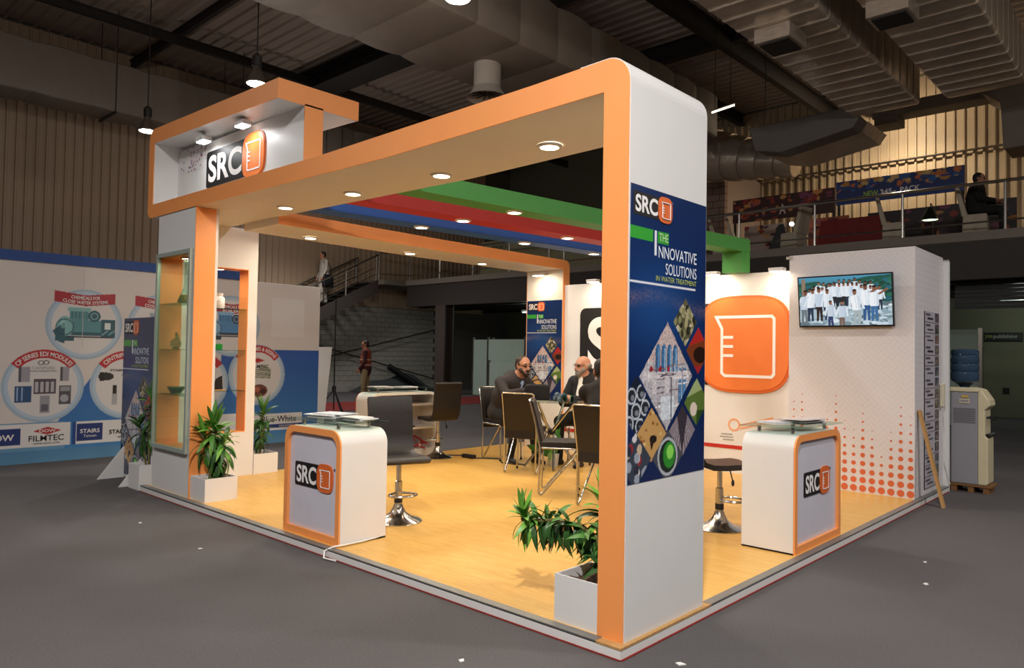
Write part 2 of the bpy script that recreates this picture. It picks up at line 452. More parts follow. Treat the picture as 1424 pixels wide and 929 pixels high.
# floor
mb = MB().box(-23, 16, -15, 27, -.06, 0)
tag(obj('floor', mb, CARPET), 'dark grey carpet tiles laid across the exhibition hall', 'floor', kind='structure')
solo('carpet_runner', MB().box(-16.3, -13.6, 4, 20, 0, .008), REDCARPET, 'red carpet runner on the hall floor in front of the block wall', 'carpet')

# corrugated walls: one sheet per rib
def rib_sheet(pitch, z0, z1, depth):
    p = pitch; prof = [(0, 0), (.62*p, 0), (.70*p, depth), (.90*p, depth), (.98*p, 0), (p, 0)]
    v = []; f = []
    for (a, d) in prof: v += [(d, a, z0), (d, a, z1)]
    for i in range(len(prof)-1): f.append((2*i, 2*i+2, 2*i+3, 2*i+1))
    return MB().add(v, f)
wl = tag(obj('wall_left', MB().box(-21.9, -21.46, -14, 22.2, 0, 10.4), MORTAR), 'tall hall wall of block below and tan corrugated sheet above', 'wall', kind='structure')
me = mesh_from(rib_sheet(.24, 3.25, 10.3, .045), 'panel', TAN)
for i in range(80):
    o = bpy.data.objects.new('panel', me); COL.objects.link(o); o.parent = wl; o.location = Vector((-21.45, 1.2+i*.24, 0))*U
bm_ = mesh_from(MB().box(0, .05, .006, .414, .006, .184), 'block', BLOCKS)
for r in range(17):
    for c in range(17):
        o = bpy.data.objects.new('block', bm_); COL.objects.link(o); o.parent = wl
        o.location = Vector((-21.455, 10.3+c*.42+(.21 if r % 2 else 0), .0+r*.19))*U
for a, b in (((10.2, 2.05), (17.6, .35)), ((10.4, .9), (17.6, 2.5))):
    t = MB().tube([(-21.2, a[0], a[1]), (-21.2, b[0], b[1])], .025, 6)
    solo('brace_rod', t, DARKSTEEL, 'thin dark brace rod crossing the block wall, ' + ('falling to the right' if a[1] > b[1] else 'rising to the right'), 'brace rod')
wb = tag(obj('wall_back', MB().box(-22, 16, 22.05, 22.4, 0, 10.4), OLIVE), 'far hall wall, drab below the balcony and corrugated cream above', 'wall', kind='structure')
rs = rib_sheet(.26, 4.2, 10.3, .06)
rs.v = [(p[1], -p[0], p[2]) for p in rs.v]
me = mesh_from(rs, 'panel', TANUP)
for i in range(66):
    o = bpy.data.objects.new('panel', me); COL.objects.link(o); o.parent = wb; o.location = Vector((-13+i*.26, 22.04, 0))*U
obj('girt', MB().tube([(-12, 21.9, 7.75), (3, 21.9, 7.75)], .035, 6), STEEL, wb)
tag(obj('wall_right', MB().box(16, 16.3, -15, 22, 0, 10.4), TAN), 'corrugated hall side wall out of view on the right', 'wall', kind='structure')
tag(obj('wall_front', MB().box(-22, 16, -15.3, -15, 0, 10.4), TAN), 'hall wall behind the camera', 'wall', kind='structure')

# roof: sheets with fine ribs running across the hall
ce = tag(obj('ceiling', MB().box(-22, 16, -15, 22.4, 10.45, 10.6), DARKSTEEL), 'dark ribbed sheet-metal roof of the hall', 'ceiling', kind='structure')
prof = []
v = []; f = []
for k in range(4):
    for (a, d) in ((0, 0), (.2, 0), (.24, -.06), (.31, -.06), (.35, 0)): prof.append((k*.35+a, d))
for (a, d) in prof: v += [(-22, a, 10.4+d), (16, a, 10.4+d)]
for i in range(len(prof)-1): f.append((2*i, 2*i+1, 2*i+3, 2*i+2))
me = mesh_from(MB().add(v, f), 'roof_sheet', ROOFS)
for i in range(19):
    o = bpy.data.objects.new('roof_sheet', me); COL.objects.link(o); o.parent = ce; o.location = Vector((0, -3.2+i*1.4, 0))*U

def ibeam(name, p0, p1, h, w, label):
    a, b = np.array(p0, float), np.array(p1, float); mb = MB()
    if abs(b[0]-a[0]) > abs(b[1]-a[1]):
        y = a[1]; mb.box(a[0], b[0], y-w/2, y+w/2, a[2], a[2]+.03); mb.box(a[0], b[0], y-.02, y+.02, a[2]+.03, a[2]+h-.03); mb.box(a[0], b[0], y-w/2, y+w/2, a[2]+h-.03, a[2]+h)
    else:
        x = a[0]; mb.box(x-w/2, x+w/2, a[1], b[1], a[2], a[2]+.03); mb.box(x-.02, x+.02, a[1], b[1], a[2]+.03, a[2]+h-.03); mb.box(x-w/2, x+w/2, a[1], b[1], a[2]+h-.03, a[2]+h)
    return solo(name, mb, DARKSTEEL, label, 'beam', group='steel beams under the hall roof')
ibeam('roof_purlin', (-18.0, -2, 9.7), (-18.0, 22, 9.7), .25, .12, 'black steel roof purlin above the left wall duct')
ibeam('roof_purlin', (-9.9, 9.5, 9.9), (-9.9, 22, 9.9), .4, .2, 'wide black roof girder beyond the middle duct')
ibeam('roof_purlin', (-6.6, 8.0, 9.3), (-6.6, 22, 9.3), .5, .2, 'long black roof purlin right of the middle duct')
ibeam('roof_purlin', (-5.1, 8.0, 9.2), (-5.1, 22, 9.2), .5, .3, 'heavy black roof girder left of the foil ducts')
ibeam('roof_rafter', (-21.4, 5.2, 9.9), (-9.0, 5.2, 9.9), .25, .12, 'black roof rafter crossing above the hanging lamps')
ibeam('roof_rafter', (-21.4, 9.6, 9.6), (-6, 9.6, 9.6), .6, .9, 'deep black roof truss crossing behind the sign box')
ibeam('roof_rafter', (-11, 14.5, 9.6), (6, 14.5, 9.6), .5, .25, 'black roof rafter above the far ends of the foil ducts')

# air ducts, a row of wrapped sections each
def duct(name, label, x0, x1, z0, z1, ya, yb, sec, m, puff=.05, rad=.18, flange=True):
    t = thing(name, label, 'duct', ((x0+x1)/2, ya, z0))
    n = int(round((yb-ya)/sec)); L = (yb-ya)/n
    cx, cz = (x0+x1)/2, (z0+z1)/2
    base = [(x-cx, z-cz) for x, z in rrect(x0, x1, z0, z1, rad, 3)]
    N = len(base); rings = [0, .06, .25, .5, .75, .94, 1.0]
    v = []; f = []
    for s_ in rings:
        k = 1+puff*math.sin(math.pi*s_)**.7 if 0 < s_ < 1 else 1.0
        v += [(cx+px*k, ya+L*s_, cz+pz*k) for px, pz in base]
    for i in range(len(rings)-1):
        for k in range(N): f.append((i*N+k, i*N+(k+1) % N, (i+1)*N+(k+1) % N, (i+1)*N+k))
    o0 = obj('section', MB().add(v, f), m, t, smooth=True, angle=22)
    fl = MB()
    out = [(cx+px*1.03, cz+pz*1.05) for px, pz in base]; inn = [(cx+px*.98, cz+pz*.98) for px, pz in base]
    fl.prism(out, 'y', ya-.03, ya+.03)
    f0 = obj('flange', fl, m, t)
    for i in range(1, n):
        for src in ((o0, f0) if flange else (o0,)):
            o = src.copy(); COL.objects.link(o); o.location = (0, i*L*U, 0)
    return t
duct('air_duct', 'long wrapped air duct running along the left corrugated wall', -19.9, -18.8, 7.75, 9.0, -2.0, 15.5, 1.3, DUCTW, .06, .06, flange=False)
d3 = duct('air_duct', 'grey wrapped air duct crossing above the middle of the booth', -8.75, -6.65, 7.0, 8.05, 1.2, 13.8, 1.05, DUCTW, .05, .08, flange=False)
duct('air_duct', 'silver foil air duct nearest the corner pillar, with a box vent under it', -3.55, -2.2, 7.0, 7.95, 4.6, 14.3, .49, FOIL, .03, .06)
duct('air_duct', 'silver foil air duct at the top right corner of the hall', -1.68, -.31, 7.0, 7.95, 6.0, 14.3, .49, FOIL, .03, .06)
t = thing('ceiling_diffuser', 'round white air diffuser hanging under the grey duct', 'diffuser', (-7.75, 6.75, 6.35))
obj('drum', MB().lathe([(.26, .2), (.26, .7)], 24, (-7.75, 6.75, 6.35), cap=False), mat('diffuser_grey', '#a89c90', .6), t, smooth=True)
obj('flare', MB().lathe([(.26, .2), (.34, .06), (.40, .0), (.36, .02), (.22, .12)], 28, (-7.75, 6.75, 6.35), cap=False), mat('diffuser_grey'), t, smooth=True)
mbv = MB()
for k in range(12):
    a = k*math.pi/6; mbv.tube([(-7.75+.04*math.cos(a), 6.75+.04*math.sin(a), 6.42), (-7.75+.3*math.cos(a), 6.75+.3*math.sin(a), 6.42)], .012, 5)
obj('vane_ring', mbv, DARKSTEEL, t)
t = thing('duct_vent', 'square box vent fixed under the nearer foil duct', 'vent', (-3.0, 8.95, 6.72))
obj('vent_box', MB().box(-3.3, -2.7, 8.6, 9.3, 6.75, 7.02), FOIL, t); obj('grille', MB().box(-3.24, -2.76, 8.66, 9.24, 6.72, 6.76), DARKSTEEL, t)
t = thing('duct_vent', 'dark box vent under the right-hand foil duct at the top edge', 'vent', (-1.3, 9.1, 6.72))
obj('vent_box', MB().box(-1.6, -1.0, 8.8, 9.4, 6.75, 7.02), FOIL, t); obj('grille', MB().box(-1.54, -1.06, 8.86, 9.34, 6.72, 6.76), DARKSTEEL, t)
# cross ducts over the balcony
t = thing('cross_duct', 'grey duct turning across below the foil duct over the balcony', 'duct', (-4.2, 14.9, 6.4))
obj('duct_body', MB().prism([(-6.12, 7.28), (-5.93, 6.66), (-5.3, 6.52), (-3.62, 6.79), (-3.45, 7.02), (-3.7, 7.30)], 'y', 14.4, 15.0), [mat('grey_duct_side', '#6f6962', .6, .1)], t, bevel=.04)
obj('duct_mouth', MB().prism([(-5.9, 6.70), (-5.3, 6.56), (-3.6, 6.83), (-3.45, 7.05), (-5.9, 7.2)], 'y', 15.0, 16.4), FOIL, t)
for x in (-5.8, -3.9): obj('hanger_rod', MB().tube([(x, 14.7, 7.2), (x, 14.7, 10.4)], .012, 6), DARKSTEEL, t)
t = thing('balcony_duct', 'pale elbow duct curving down beside the balcony block room', 'duct', (-7.6, 15, 5.7))
mbv = MB(); path = []
for k in range(9):
    s_ = k/8; path.append((-9.9+3.9*s_, 17.2, 8.05-1.1*s_**.8))
for k in range(8):
    sec = MB().tube([path[k], tuple((np.array(path[k])+np.array(path[k+1]))/2), path[k+1]], [.98-.078*k, .99-.078*k, .94-.078*k], 16)
    obj('section', sec, FOIL, t, smooth=True)
t = thing('cross_duct', 'flat grey duct with square outlets along the top of the far wall', 'duct', (1, 17, 6.9))
obj('duct_body', MB().box(-3.98, 5, 17, 17.6, 7.70, 8.02), DUCTW, t, bevel=.03)
for x in (-3.6, 0, 3): obj('hanger_rod', MB().tube([(x, 17.3, 8.0), (x, 17.3, 10.4)], .012, 6), DARKSTEEL, t)
obj('outlet', MB().box(-3.9, -3.35, 16.9, 17.6, 7.48, 7.70), DUCTW, t, bevel=.02)
obj('outlet', MB().prism([(-1.5, 7.72), (-1.12, 7.4), (-1.06, 6.33), (-.4, 6.33), (.2, 7.72)], 'y', 16.6, 17.7), DUCTW, t, bevel=.02)

# balcony
FZ, FY = 4.15, 14.5            # balcony floor height and front edge
t = thing('mezzanine', 'dark steel balcony floor running across the back of the hall', 'balcony', (-5, FY, 3.2))
obj('floor_slab', MB().box(-21.3, 8, FY, 21.9, FZ-.18, FZ), mat('mezzanine_slab', '#6f675d', .8, var=.06), t)
obj('stair_landing', MB().box(-21.3, -19.6, 13.45, FY, FZ-.18, FZ), mat('mezzanine_slab'), t)
obj('edge_trim', MB().box(-19.6, 8, FY-.05, FY, FZ-.16, FZ+.03), mat('mezzanine_trim', '#857b70', .6), t)
obj('edge_girder', MB().box(-19.6, 8, FY+.02, FY+.3, 3.2, FZ-.18), mat('girder_brown', '#3c3531', .6), t)
for yy in (16.4, 18.3, 20.2): obj('cross_girder', MB().box(-21.2, 8, yy, yy+.2, 3.3, FZ-.18), DARKSTEEL, t)
for i in range(10): obj('joist', MB().box(-18+2.6*i, -17.8+2.6*i, FY+.3, 21.9, 3.5, FZ-.18), DARKSTEEL, t)
for (x, lab) in ((-17.7, 'thick brown steel column under the balcony beside the block wall'), (-4.2, 'steel column under the balcony behind the screen wall'), (5.0, 'steel column under the balcony right of the water cooler')):
    c = MB(); c.box(x-.25, x+.25, FY, FY+.05, 0, 3.2); c.box(x-.25, x+.25, FY+.4, FY+.45, 0, 3.2); c.box(x-.03, x+.03, FY+.05, FY+.4, 0, 3.2)
    solo('steel_column', c, mat('column_brown', '#4a403a', .6), lab, 'column')
solo('steel_column', MB().box(-14.9, -14.5, 18, 18.3, 0, 3.3), mat('dull_green_steel', '#4c5a50', .6), 'green column standing behind the pale green boards', 'column')
def railing(name, label, pts, h, posts, mids=(.22,)):
    t = thing(name, label, 'railing', pts[0])
    obj('top_rail', MB().tube([(p[0], p[1], p[2]+h) for p in pts], .036, 8), STEEL, t, smooth=True)
    for k in mids: obj('lower_rail', MB().tube([(p[0], p[1], p[2]+h*k) for p in pts], .02, 6), STEEL, t, smooth=True)
    for p in posts: obj('post', MB().tube([p, (p[0], p[1], p[2]+h)], .028, 8), STEEL, t, smooth=True)
    return t
railing('balcony_railing', 'steel railing along the balcony edge above the screen wall', [(-12.2, FY+.05, FZ), (6, FY+.05, FZ)], 1.03, [(-12.1+1.9*k, FY+.05, FZ) for k in range(10)])
railing('balcony_railing', 'steel railing on the balcony edge at the stair head, left of the back pillar', [(-20.0, 13.5, FZ), (-19.6, FY+.02, FZ), (-12.6, FY+.05, FZ)], 1.03, [(-20.0, 13.5, FZ)]+[(-19.5+1.7*k, FY+.05, FZ) for k in range(5)])
# staircase along the left wall, coming down towards the camera
t = thing('staircase', 'dark steel staircase dropping from the balcony beside the left wall', 'stairs', (-20.6, 6, 0))
def st(s_): return (13.45-8.2*s_, FZ-.03-(FZ-.05)*s_)
for x in (-20.0, -21.25):
    obj('stringer', MB().prism([(13.45, FZ), (13.45, FZ-.5), (5.7, 0), (5.2, 0), (5.3, .2)], 'x', x-.04, x+.04), mat('girder_brown'), t)
for k in range(24):
    y, z = st((k+.5)/24.5); obj('tread', MB().box(-21.21, -20.04, y-.17, y+.18, z-.04, z), DARKSTEEL, t)
for x in (-20.0, -21.25):
    for h, r in ((.92, .034), (.5, .016), (.25, .016)): obj('hand_rail', MB().tube([(x, 13.45, FZ+h), (x, 5.3, .1+h)], r, 8), STEEL, t, smooth=True)
    for k in range(7):
        y, z = st(k/6.3+.01); obj('post', MB().tube([(x, y, z), (x, y, z+.95)], .03, 8), STEEL, t, smooth=True)
# things under the balcony
for i, (x0, x1, y, z1, lab) in enumerate(((-17.3, -16.3, 15.8, 2.0, 'narrow pale green board panel standing left under the balcony'), (-16.15, -14.4, 15.4, 2.0, 'wide pale green board panel with posts under the balcony'),
                                 (-15.6, -13.3, 14.9, 1.2, 'low pale green counter board in front of the standing panels'))):
    t = thing('partition_board', lab, 'partition', ((x0+x1)/2, y, 0))
    obj('board', MB().box(x0, x1, y, y+.05, 0, z1), PALEGREEN, t)
    for x in (x0, x1): obj('post', MB().box(x-.03, x+.03, y-.02, y+.07, 0, z1+.08), STEEL, t)
for x, y, lab in ((-15.5, 17.0, 'batten lamp under the balcony above the pale green boards'), (-1.0, 18.9, 'batten lamp under the balcony in front of the publishing sign'), (-9, 18.9, 'batten lamp under the middle of the balcony')):
    t = thing('batten_lamp', lab, 'lamp', (x, y, 3.0), group='batten lamps under the balcony')
    obj('housing', MB().box(x-.5, x+.5, y-.05, y+.05, 3.05, 3.12), WHITE, t); obj('tube', MB().tube([(x-.48, y, 3.03), (x+.48, y, 3.03)], .018, 8), mat('cool_tube', '#dff2e4', .4, emit=1.5), t)
    for q in (-.4, .4): obj('hanger_rod', MB().tube([(x+q, y, 3.12), (x+q, y, FZ-.18)], .01, 5), DARKSTEEL, t)
    light('batten_light', 'POINT', (x, y, 2.9), 26, (.86, 1.0, .88), t, .2)
t = thing('rubble_heap', 'dark tarpaulin heap lying at the foot of the block wall', 'heap', (-20.6, 14, 0))
obj('tarpaulin', MB().sheet(lambda a, b: (-20.9+1.0*b, 12.9+3.8*a, .02+.62*math.sin(math.pi*a)*math.sin(math.pi*min(1, b+.12))*(1+.25*math.sin(9*a+4*b))), 16, 8), mat('dark_tarpaulin', '#3d4443', .7, bump=.4, bscale=8), t, smooth=True)
obj('roll', MB().tube([(-20.2, 14.2, .95), (-19.9, 15.6, .1)], .12, 12), BLACK, t, smooth=True)
solo('wall_ledge', MB().box(-21.4, -21.0, 8, 18, 0, .22), BLOCKS, 'low concrete ledge along the foot of the block wall', 'ledge')
# right background under the balcony
t = thing('stall_partition', 'pale green stall partition behind the water cooler', 'partition', (-2.9, 16.8, 0))
obj('board', MB().box(-5.2, -1.55, 16.8, 16.88, 0, 2.25), PALEGREEN, t); obj('edge_post', MB().box(-1.58, -1.5, 16.76, 16.92, 0, 2.28), STEEL, t)
t = thing('stall_enclosure', 'olive stall wall with a black publishing sign right of the water cooler', 'partition', (0, 20.9, 0))
obj('board', MB().box(-4.5, 7, 20.85, 20.95, 0, 3.3), OLIVE, t); obj('socket', MB().box(-1.75, -1.6, 20.82, 20.85, .65, .8), BLACK, t)
sg = obj('sign_board', MB().box(-2.26, -1.29, 20.78, 20.85, 2.08, 2.31), BLACKPRINT, t)
text('yes', (-2.16, 20.78, 2.13), (1, 0, 0), (0, 0, 1), .18, .11, mat('olive_print', '#7d8a3c', .6), sg, .02, lift=.006)
text('publishing', (-1.96, 20.78, 2.12), (1, 0, 0), (0, 0, 1), .55, .14, mat('grey_print', '#9a9a98', .6), sg, .02, lift=.006)
t = thing('roller_shutter', 'black slatted shutter box hanging under the balcony on the right', 'shutter', (2, 15, 2.6))
for k in range(7): obj('slat', MB().box(-1.7, 7, 15.0+k*.02, 15.06+k*.02, 2.62+k*.085, 2.69+k*.085), BLACK, t)

# balcony food court
WHITECLOTH = mat('cream_chair_cover', '#b9ac98', .8, var=.05)
def covered_chair(loc, rz, label):
    t = thing('covered_chair', label, 'chair', loc, rz, group='cloth-covered chairs on the balcony')
    obj('seat_skirt', MB().prism([(-.24, 0), (.24, 0), (.22, .5), (-.22, .5)], 'y', -.24, .24), WHITECLOTH, t, bevel=.03, absolute=False)
    obj('backrest', MB().prism([(-.24, .45), (-.12, .45), (-.30, 1.12), (-.38, 1.12)], 'y', -.24, .24), WHITECLOTH, t, bevel=.03, absolute=False)
    return t
for x, y, rz, lab in ((-7.4, 15.6, .4, 'cream covered chair at the far left of the balcony, half hidden by the green beam'), (-6.75, 15.35, .3, 'cream covered chair beside the leftmost one on the balcony'),
                      (-5.3, 15.3, 2.9, 'cream covered chair beside the black flag on the balcony'), (-3.0, 15.35, .25, 'cream covered chair in the middle of the balcony by the red divider'),
                      (-1.35, 15.3, .1, 'cream covered chair with a seated person at the right of the balcony')):
    covered_chair((x, y, FZ), rz, lab)
REDPART = mat('dark_red_panel', '#7a1a16', .6, var=.06)
for x0, x1, z1, lab in ((-5.0, -3.4, .85, 'dark red divider panel behind the middle balcony chairs'), (-.5, 4.3, 1.0, 'long dark red divider panel at the right end of the balcony')):
    t = thing('divider_panel', lab, 'divider', ((x0+x1)/2, 15.9, FZ))
    obj('panel', MB().prism([(x0, FZ), (x1, FZ), (x1, FZ+z1), (x0+.15, FZ+z1)], 'y', 15.9, 15.96), REDPART, t); obj('foot_rail', MB().box(x0, x1, 15.86, 16.0, FZ, FZ+.06), DARKSTEEL, t)
def stall_banner(name, x0, x1, y, z0, z1, label, bg, seed, words=()):
    t = thing(name, label, 'banner', ((x0+x1)/2, y, FZ))
    obj('backing', MB().box(x0, x1, y, y+.04, z0, z1), BLACK, t)
    if z0 > FZ+.01:
        for x in (x0+.05, x1-.05): obj('post', MB().box(x-.03, x+.03, y+.04, y+.1, FZ, z1), DARKSTEEL, t)
    cv = Canvas(x1-x0, z1-z0, 42, bg); r = np.random.RandomState(seed)
    pal = {'r': ['#8a2a1c', '#b5562c', '#4a1712', '#c58a4c', '#2d1a16', '#7c3a5a'], 'b': ['#23407e', '#1c5a9a', '#b9803a', '#c86a3a', '#16295a', '#d0b070']}[('r', 'b')[seed % 2]]
    for k in range(int(26*(x1-x0))):
        cv.ell(r.rand()*(x1-x0), (.55+.5*r.rand() if seed % 2 else r.rand())*(z1-z0), .03+.12*r.rand(), .02+.07*r.rand(), pal[r.randint(len(pal))])
    if seed % 2: cv.vgrad(0, z1-z0, '#163a86', '#20264a', cv.Y < (z1-z0)*(.52+.12*np.sin(cv.X*7)))
    pr = sheet_print('print', cv, (x0, y, z0), (1, 0, 0), (0, 0, 1), PRINT, t)
    for (s_, fx, fz, w, h, m) in words: text(s_, (x0+fx, y, z0+fz), (1, 0, 0), (0, 0, 1), w, h, m, pr, .02, lift=.008)
    return t
stall_banner('food_stall_banner', -8.27, -5.24, 18, 5.6, 6.3, 'long dark red food stall banner hung at the back of the balcony', '#3a1512', 2, (('A', 1.45, .12, .2, .3, mat('pale_print', '#c9b8b4', .6)),))
stall_banner('food_stall_banner', -5.2, -2.1, 18, 5.78, 6.42, 'blue banner about a new drink pack at the back of the balcony', '#1a2f6a', 3,
             (('NEW', .72, .14, .37, .15, mat('lime_print', '#9fc23c', .6)), ('345', 1.14, .14, .29, .15, WHITEPRINT), ('ML', 1.45, .14, .1, .08, WHITEPRINT), ('PACK', 1.63, .14, .47, .15, WHITEPRINT)))
stall_banner('food_stall_poster', -7.46, -6.23, 17.1, 4.36, 5.29, 'colourful food poster behind the left balcony chairs', '#a89488', 4)
stall_banner('food_stall_poster', -5.59, -4.54, 17, 4.4, 5.29, 'orange and red deals poster beside the black flag', '#9a4a2a', 6, (('DEALS', .35, .65, .5, .14, mat('yellow_print', '#e2b23c', .6)),))
stall_banner('food_stall_counter', -4.43, -1.04, 18.2, FZ, 5.5, 'dark food counter front with small coloured pictures on the balcony', '#241c1e', 8)
solo('feather_flag', MB().prism([(-6.23, FZ), (-5.5, FZ), (-5.74, 5.0), (-5.86, 5.0)], 'y', 15.7, 15.73), BLACK, 'black triangular flag cloth on the balcony', 'flag')
t = thing('stall_lamp', 'green-shaded lamp glowing over the balcony food counter', 'lamp', (-2.56, 16.7, FZ))
obj('shade', MB().lathe([(.05, .3), (.1, .22), (.18, .08), (.2, 0)], 16, (-2.56, 16.7, 4.88), cap=False), mat('dark_green_enamel', '#1e2b22', .3), t, smooth=True)
obj('lens', MB().lathe([(0.001, .02), (.17, .02)], 16, (-2.56, 16.7, 4.88), cap=False), mat('lamp_lens_green', '#e6ffc0', .4, emit=4), t)
obj('stem', MB().tube([(-2.56, 16.7, 5.18), (-2.56, 16.75, 5.3), (-2.56, 16.95, 5.25), (-2.56, 16.95, FZ)], .012, 6), BLACK, t)
t = thing('spot_lamp', 'small white spotlight shining between the left balcony chairs', 'lamp', (-5.88, 16.6, FZ))
obj('bulb', MB().ball((-5.88, 16.6, 5.14), .06, 10), LEDCOOL, t); obj('stem', MB().tube([(-5.88, 16.65, 5.14), (-5.88, 16.75, FZ)], .015, 6), BLACK, t)
t = thing('block_room', 'pinkish block-built room standing on the balcony behind the pillar', 'room', (-11, 19.3, FZ))
obj('front_wall', MB().box(-14, -9.15, 19.2, 19.4, FZ, 7.7), PINKBLOCK, t); obj('side_wall', MB().box(-9.35, -9.15, 19.4, 21.9, FZ, 7.7), mat('pale_block', '#a8948a', .9), t)
t = thing('awning', 'red and white striped awning above the green beam, left of the pillar', 'awning', (-10.6, 15.8, FZ))
obj('cloth', MB().prism([(15.2, 5.23), (16.4, 5.76), (16.4, 5.8), (15.2, 5.27)], 'x', -11.3, -10.0), mat('red_awning', '#8a2a26', .7), t)
for k in range(3): obj('stripe', MB().prism([(15.2, 5.275), (16.4, 5.805), (16.4, 5.81), (15.2, 5.28)], 'x', -11.2+k*.42, -10.99+k*.42), mat('white_awning', '#c4bab2', .7), t)
for x in (-11.25, -10.05): obj('prop', MB().tube([(x, 16.3, FZ), (x, 16.3, 5.74)], .025, 6), STEEL, t)
t = thing('kiosk_sign', 'olive coffee kiosk board with dark letters seen between the beams', 'sign', (-13.4, 15.7, FZ))
obj('board', MB().box(-16.9, -11.2, 15.7, 15.77, FZ, 5.52), mat('olive_board', '#8f8a6a', .7), t)
text('ESSO', (-16.3, 15.7, 5.2), (1, 0, 0), (0, 0, 1), .7, .14, BLACKPRINT, t, .02, lift=.006)

# hall bay lamps
def bay_lamp(x, y, z, power, label, col=HALIDE, spill=.32, soft=.15):
    t = thing('bay_lamp', label, 'lamp', (x, y, z), group='bell-shaped hall lamps')
    obj('reflector', MB().lathe([(.05, .28), (.06, .24), (.11, .13), (.165, .0), (.17, .0), (.12, .14), (.07, .25), (.055, .29)], 24, (x, y, z), cap=False), STEEL, t, smooth=True)
    obj('lens', MB().lathe([(0.001, -.01), (.1, .0), (.16, .025)], 24, (x, y, z), cap=False), LEDCOOL, t, smooth=True)
    obj('gear_housing', MB().lathe([(.04, .28), (.08, .31), (.08, .47), (.035, .52)], 16, (x, y, z)), DARKSTEEL, t, smooth=True)
    obj('suspension_rod', MB().tube([(x, y, z+.51), (x, y, 10.38)], .012, 6), DARKSTEEL, t)
    light('bay_light', 'SPOT', (x, y, z-.06), power*(1-spill), col, t, soft, math.radians(152), blend=.6); light('bay_spill', 'POINT', (x, y, z-.1), power*spill, col, t, soft)
    return t
bay_lamp(-17.6, 9.6, 6.0, P_HALL*.8, 'added bell-shaped fill lamp, unseen behind the front beam, brightening the block wall', spill=.15, soft=.5)  # added fill, kept out of sight, to lift the block wall and stairs
bay_lamp(-13.87, 2.9, 6.0, P_HALL*.9, 'bell hall lamp hanging at the left edge of the sign box', spill=.14)
bay_lamp(-9.56, 3.03, 6.0, P_HALL*.5, 'bell hall lamp hanging just above the sign box', spill=.2)
bay_lamp(-4.76, 3.2, 6.0, P_HALL*.5, 'bell hall lamp at the top edge under the grey duct')
for x, y, p, lab in ((4.3, 3.2, P_HALL, 'bell hall lamp over the right aisle, out of view'), (2.2, -3.6, P_NEAR, 'bell hall lamp over the front aisle above the camera, out of view'),
                     (-4.2, -4.6, P_HALL*.45, 'bell hall lamp over the front aisle left of the camera, out of view'), (-9.2, -4.0, P_HALL*.25, 'bell hall lamp over the far left front aisle, out of view'),
                     (6.5, 8.5, P_HALL*.6, 'bell hall lamp over the right aisle by the balcony, out of view')):
    bay_lamp(x, y, 6.0, p, lab)
bay_lamp(-4.4, 20.3, 9.0, 400, 'warm hall lamp lighting the corrugated wall behind the ducts', (1.0, .80, .55))
bay_lamp(3.6, 20.0, 8.6, 120, 'warm hall lamp on the corrugated wall at the right, out of view', (1.0, .72, .42))
t = thing('tube_light', 'thin fluorescent tube glowing behind the top of the corner pillar', 'lamp', (-6.2, 13.2, 7.4))
obj('tube', MB().tube([(-6.48, 13.2, 7.44), (-5.9, 13.2, 7.5)], .022, 8), mat('tube_glow', '#fff2d8', .4, emit=2.5), t); obj('batten', MB().tube([(-6.5, 13.2, 7.48), (-5.88, 13.2, 7.54)], .022, 4), STEEL, t)
for x, z in ((-6.4, 7.5), (-6.0, 7.54)): obj('hanger_rod', MB().tube([(x, 13.2, z), (x, 13.2, 10.38)], .008, 5), DARKSTEEL, t)
for x, y, lab in ((-19.3, 3.9, 'nearest'), (-19.3, 7.4, 'second'), (-19.3, 10.9, 'third')):
    solo('duct_hanger', MB().box(x-.62, x+.62, y-.03, y+.03, 7.66, 7.7).tube([(x+.6, y, 7.68), (x+.6, y, 10.4)], .012, 6).tube([(x-.6, y, 7.68), (x-.6, y, 10.4)], .012, 6), DARKSTEEL,
         f'{lab} thin hanger frame holding the left wall duct', 'hanger')
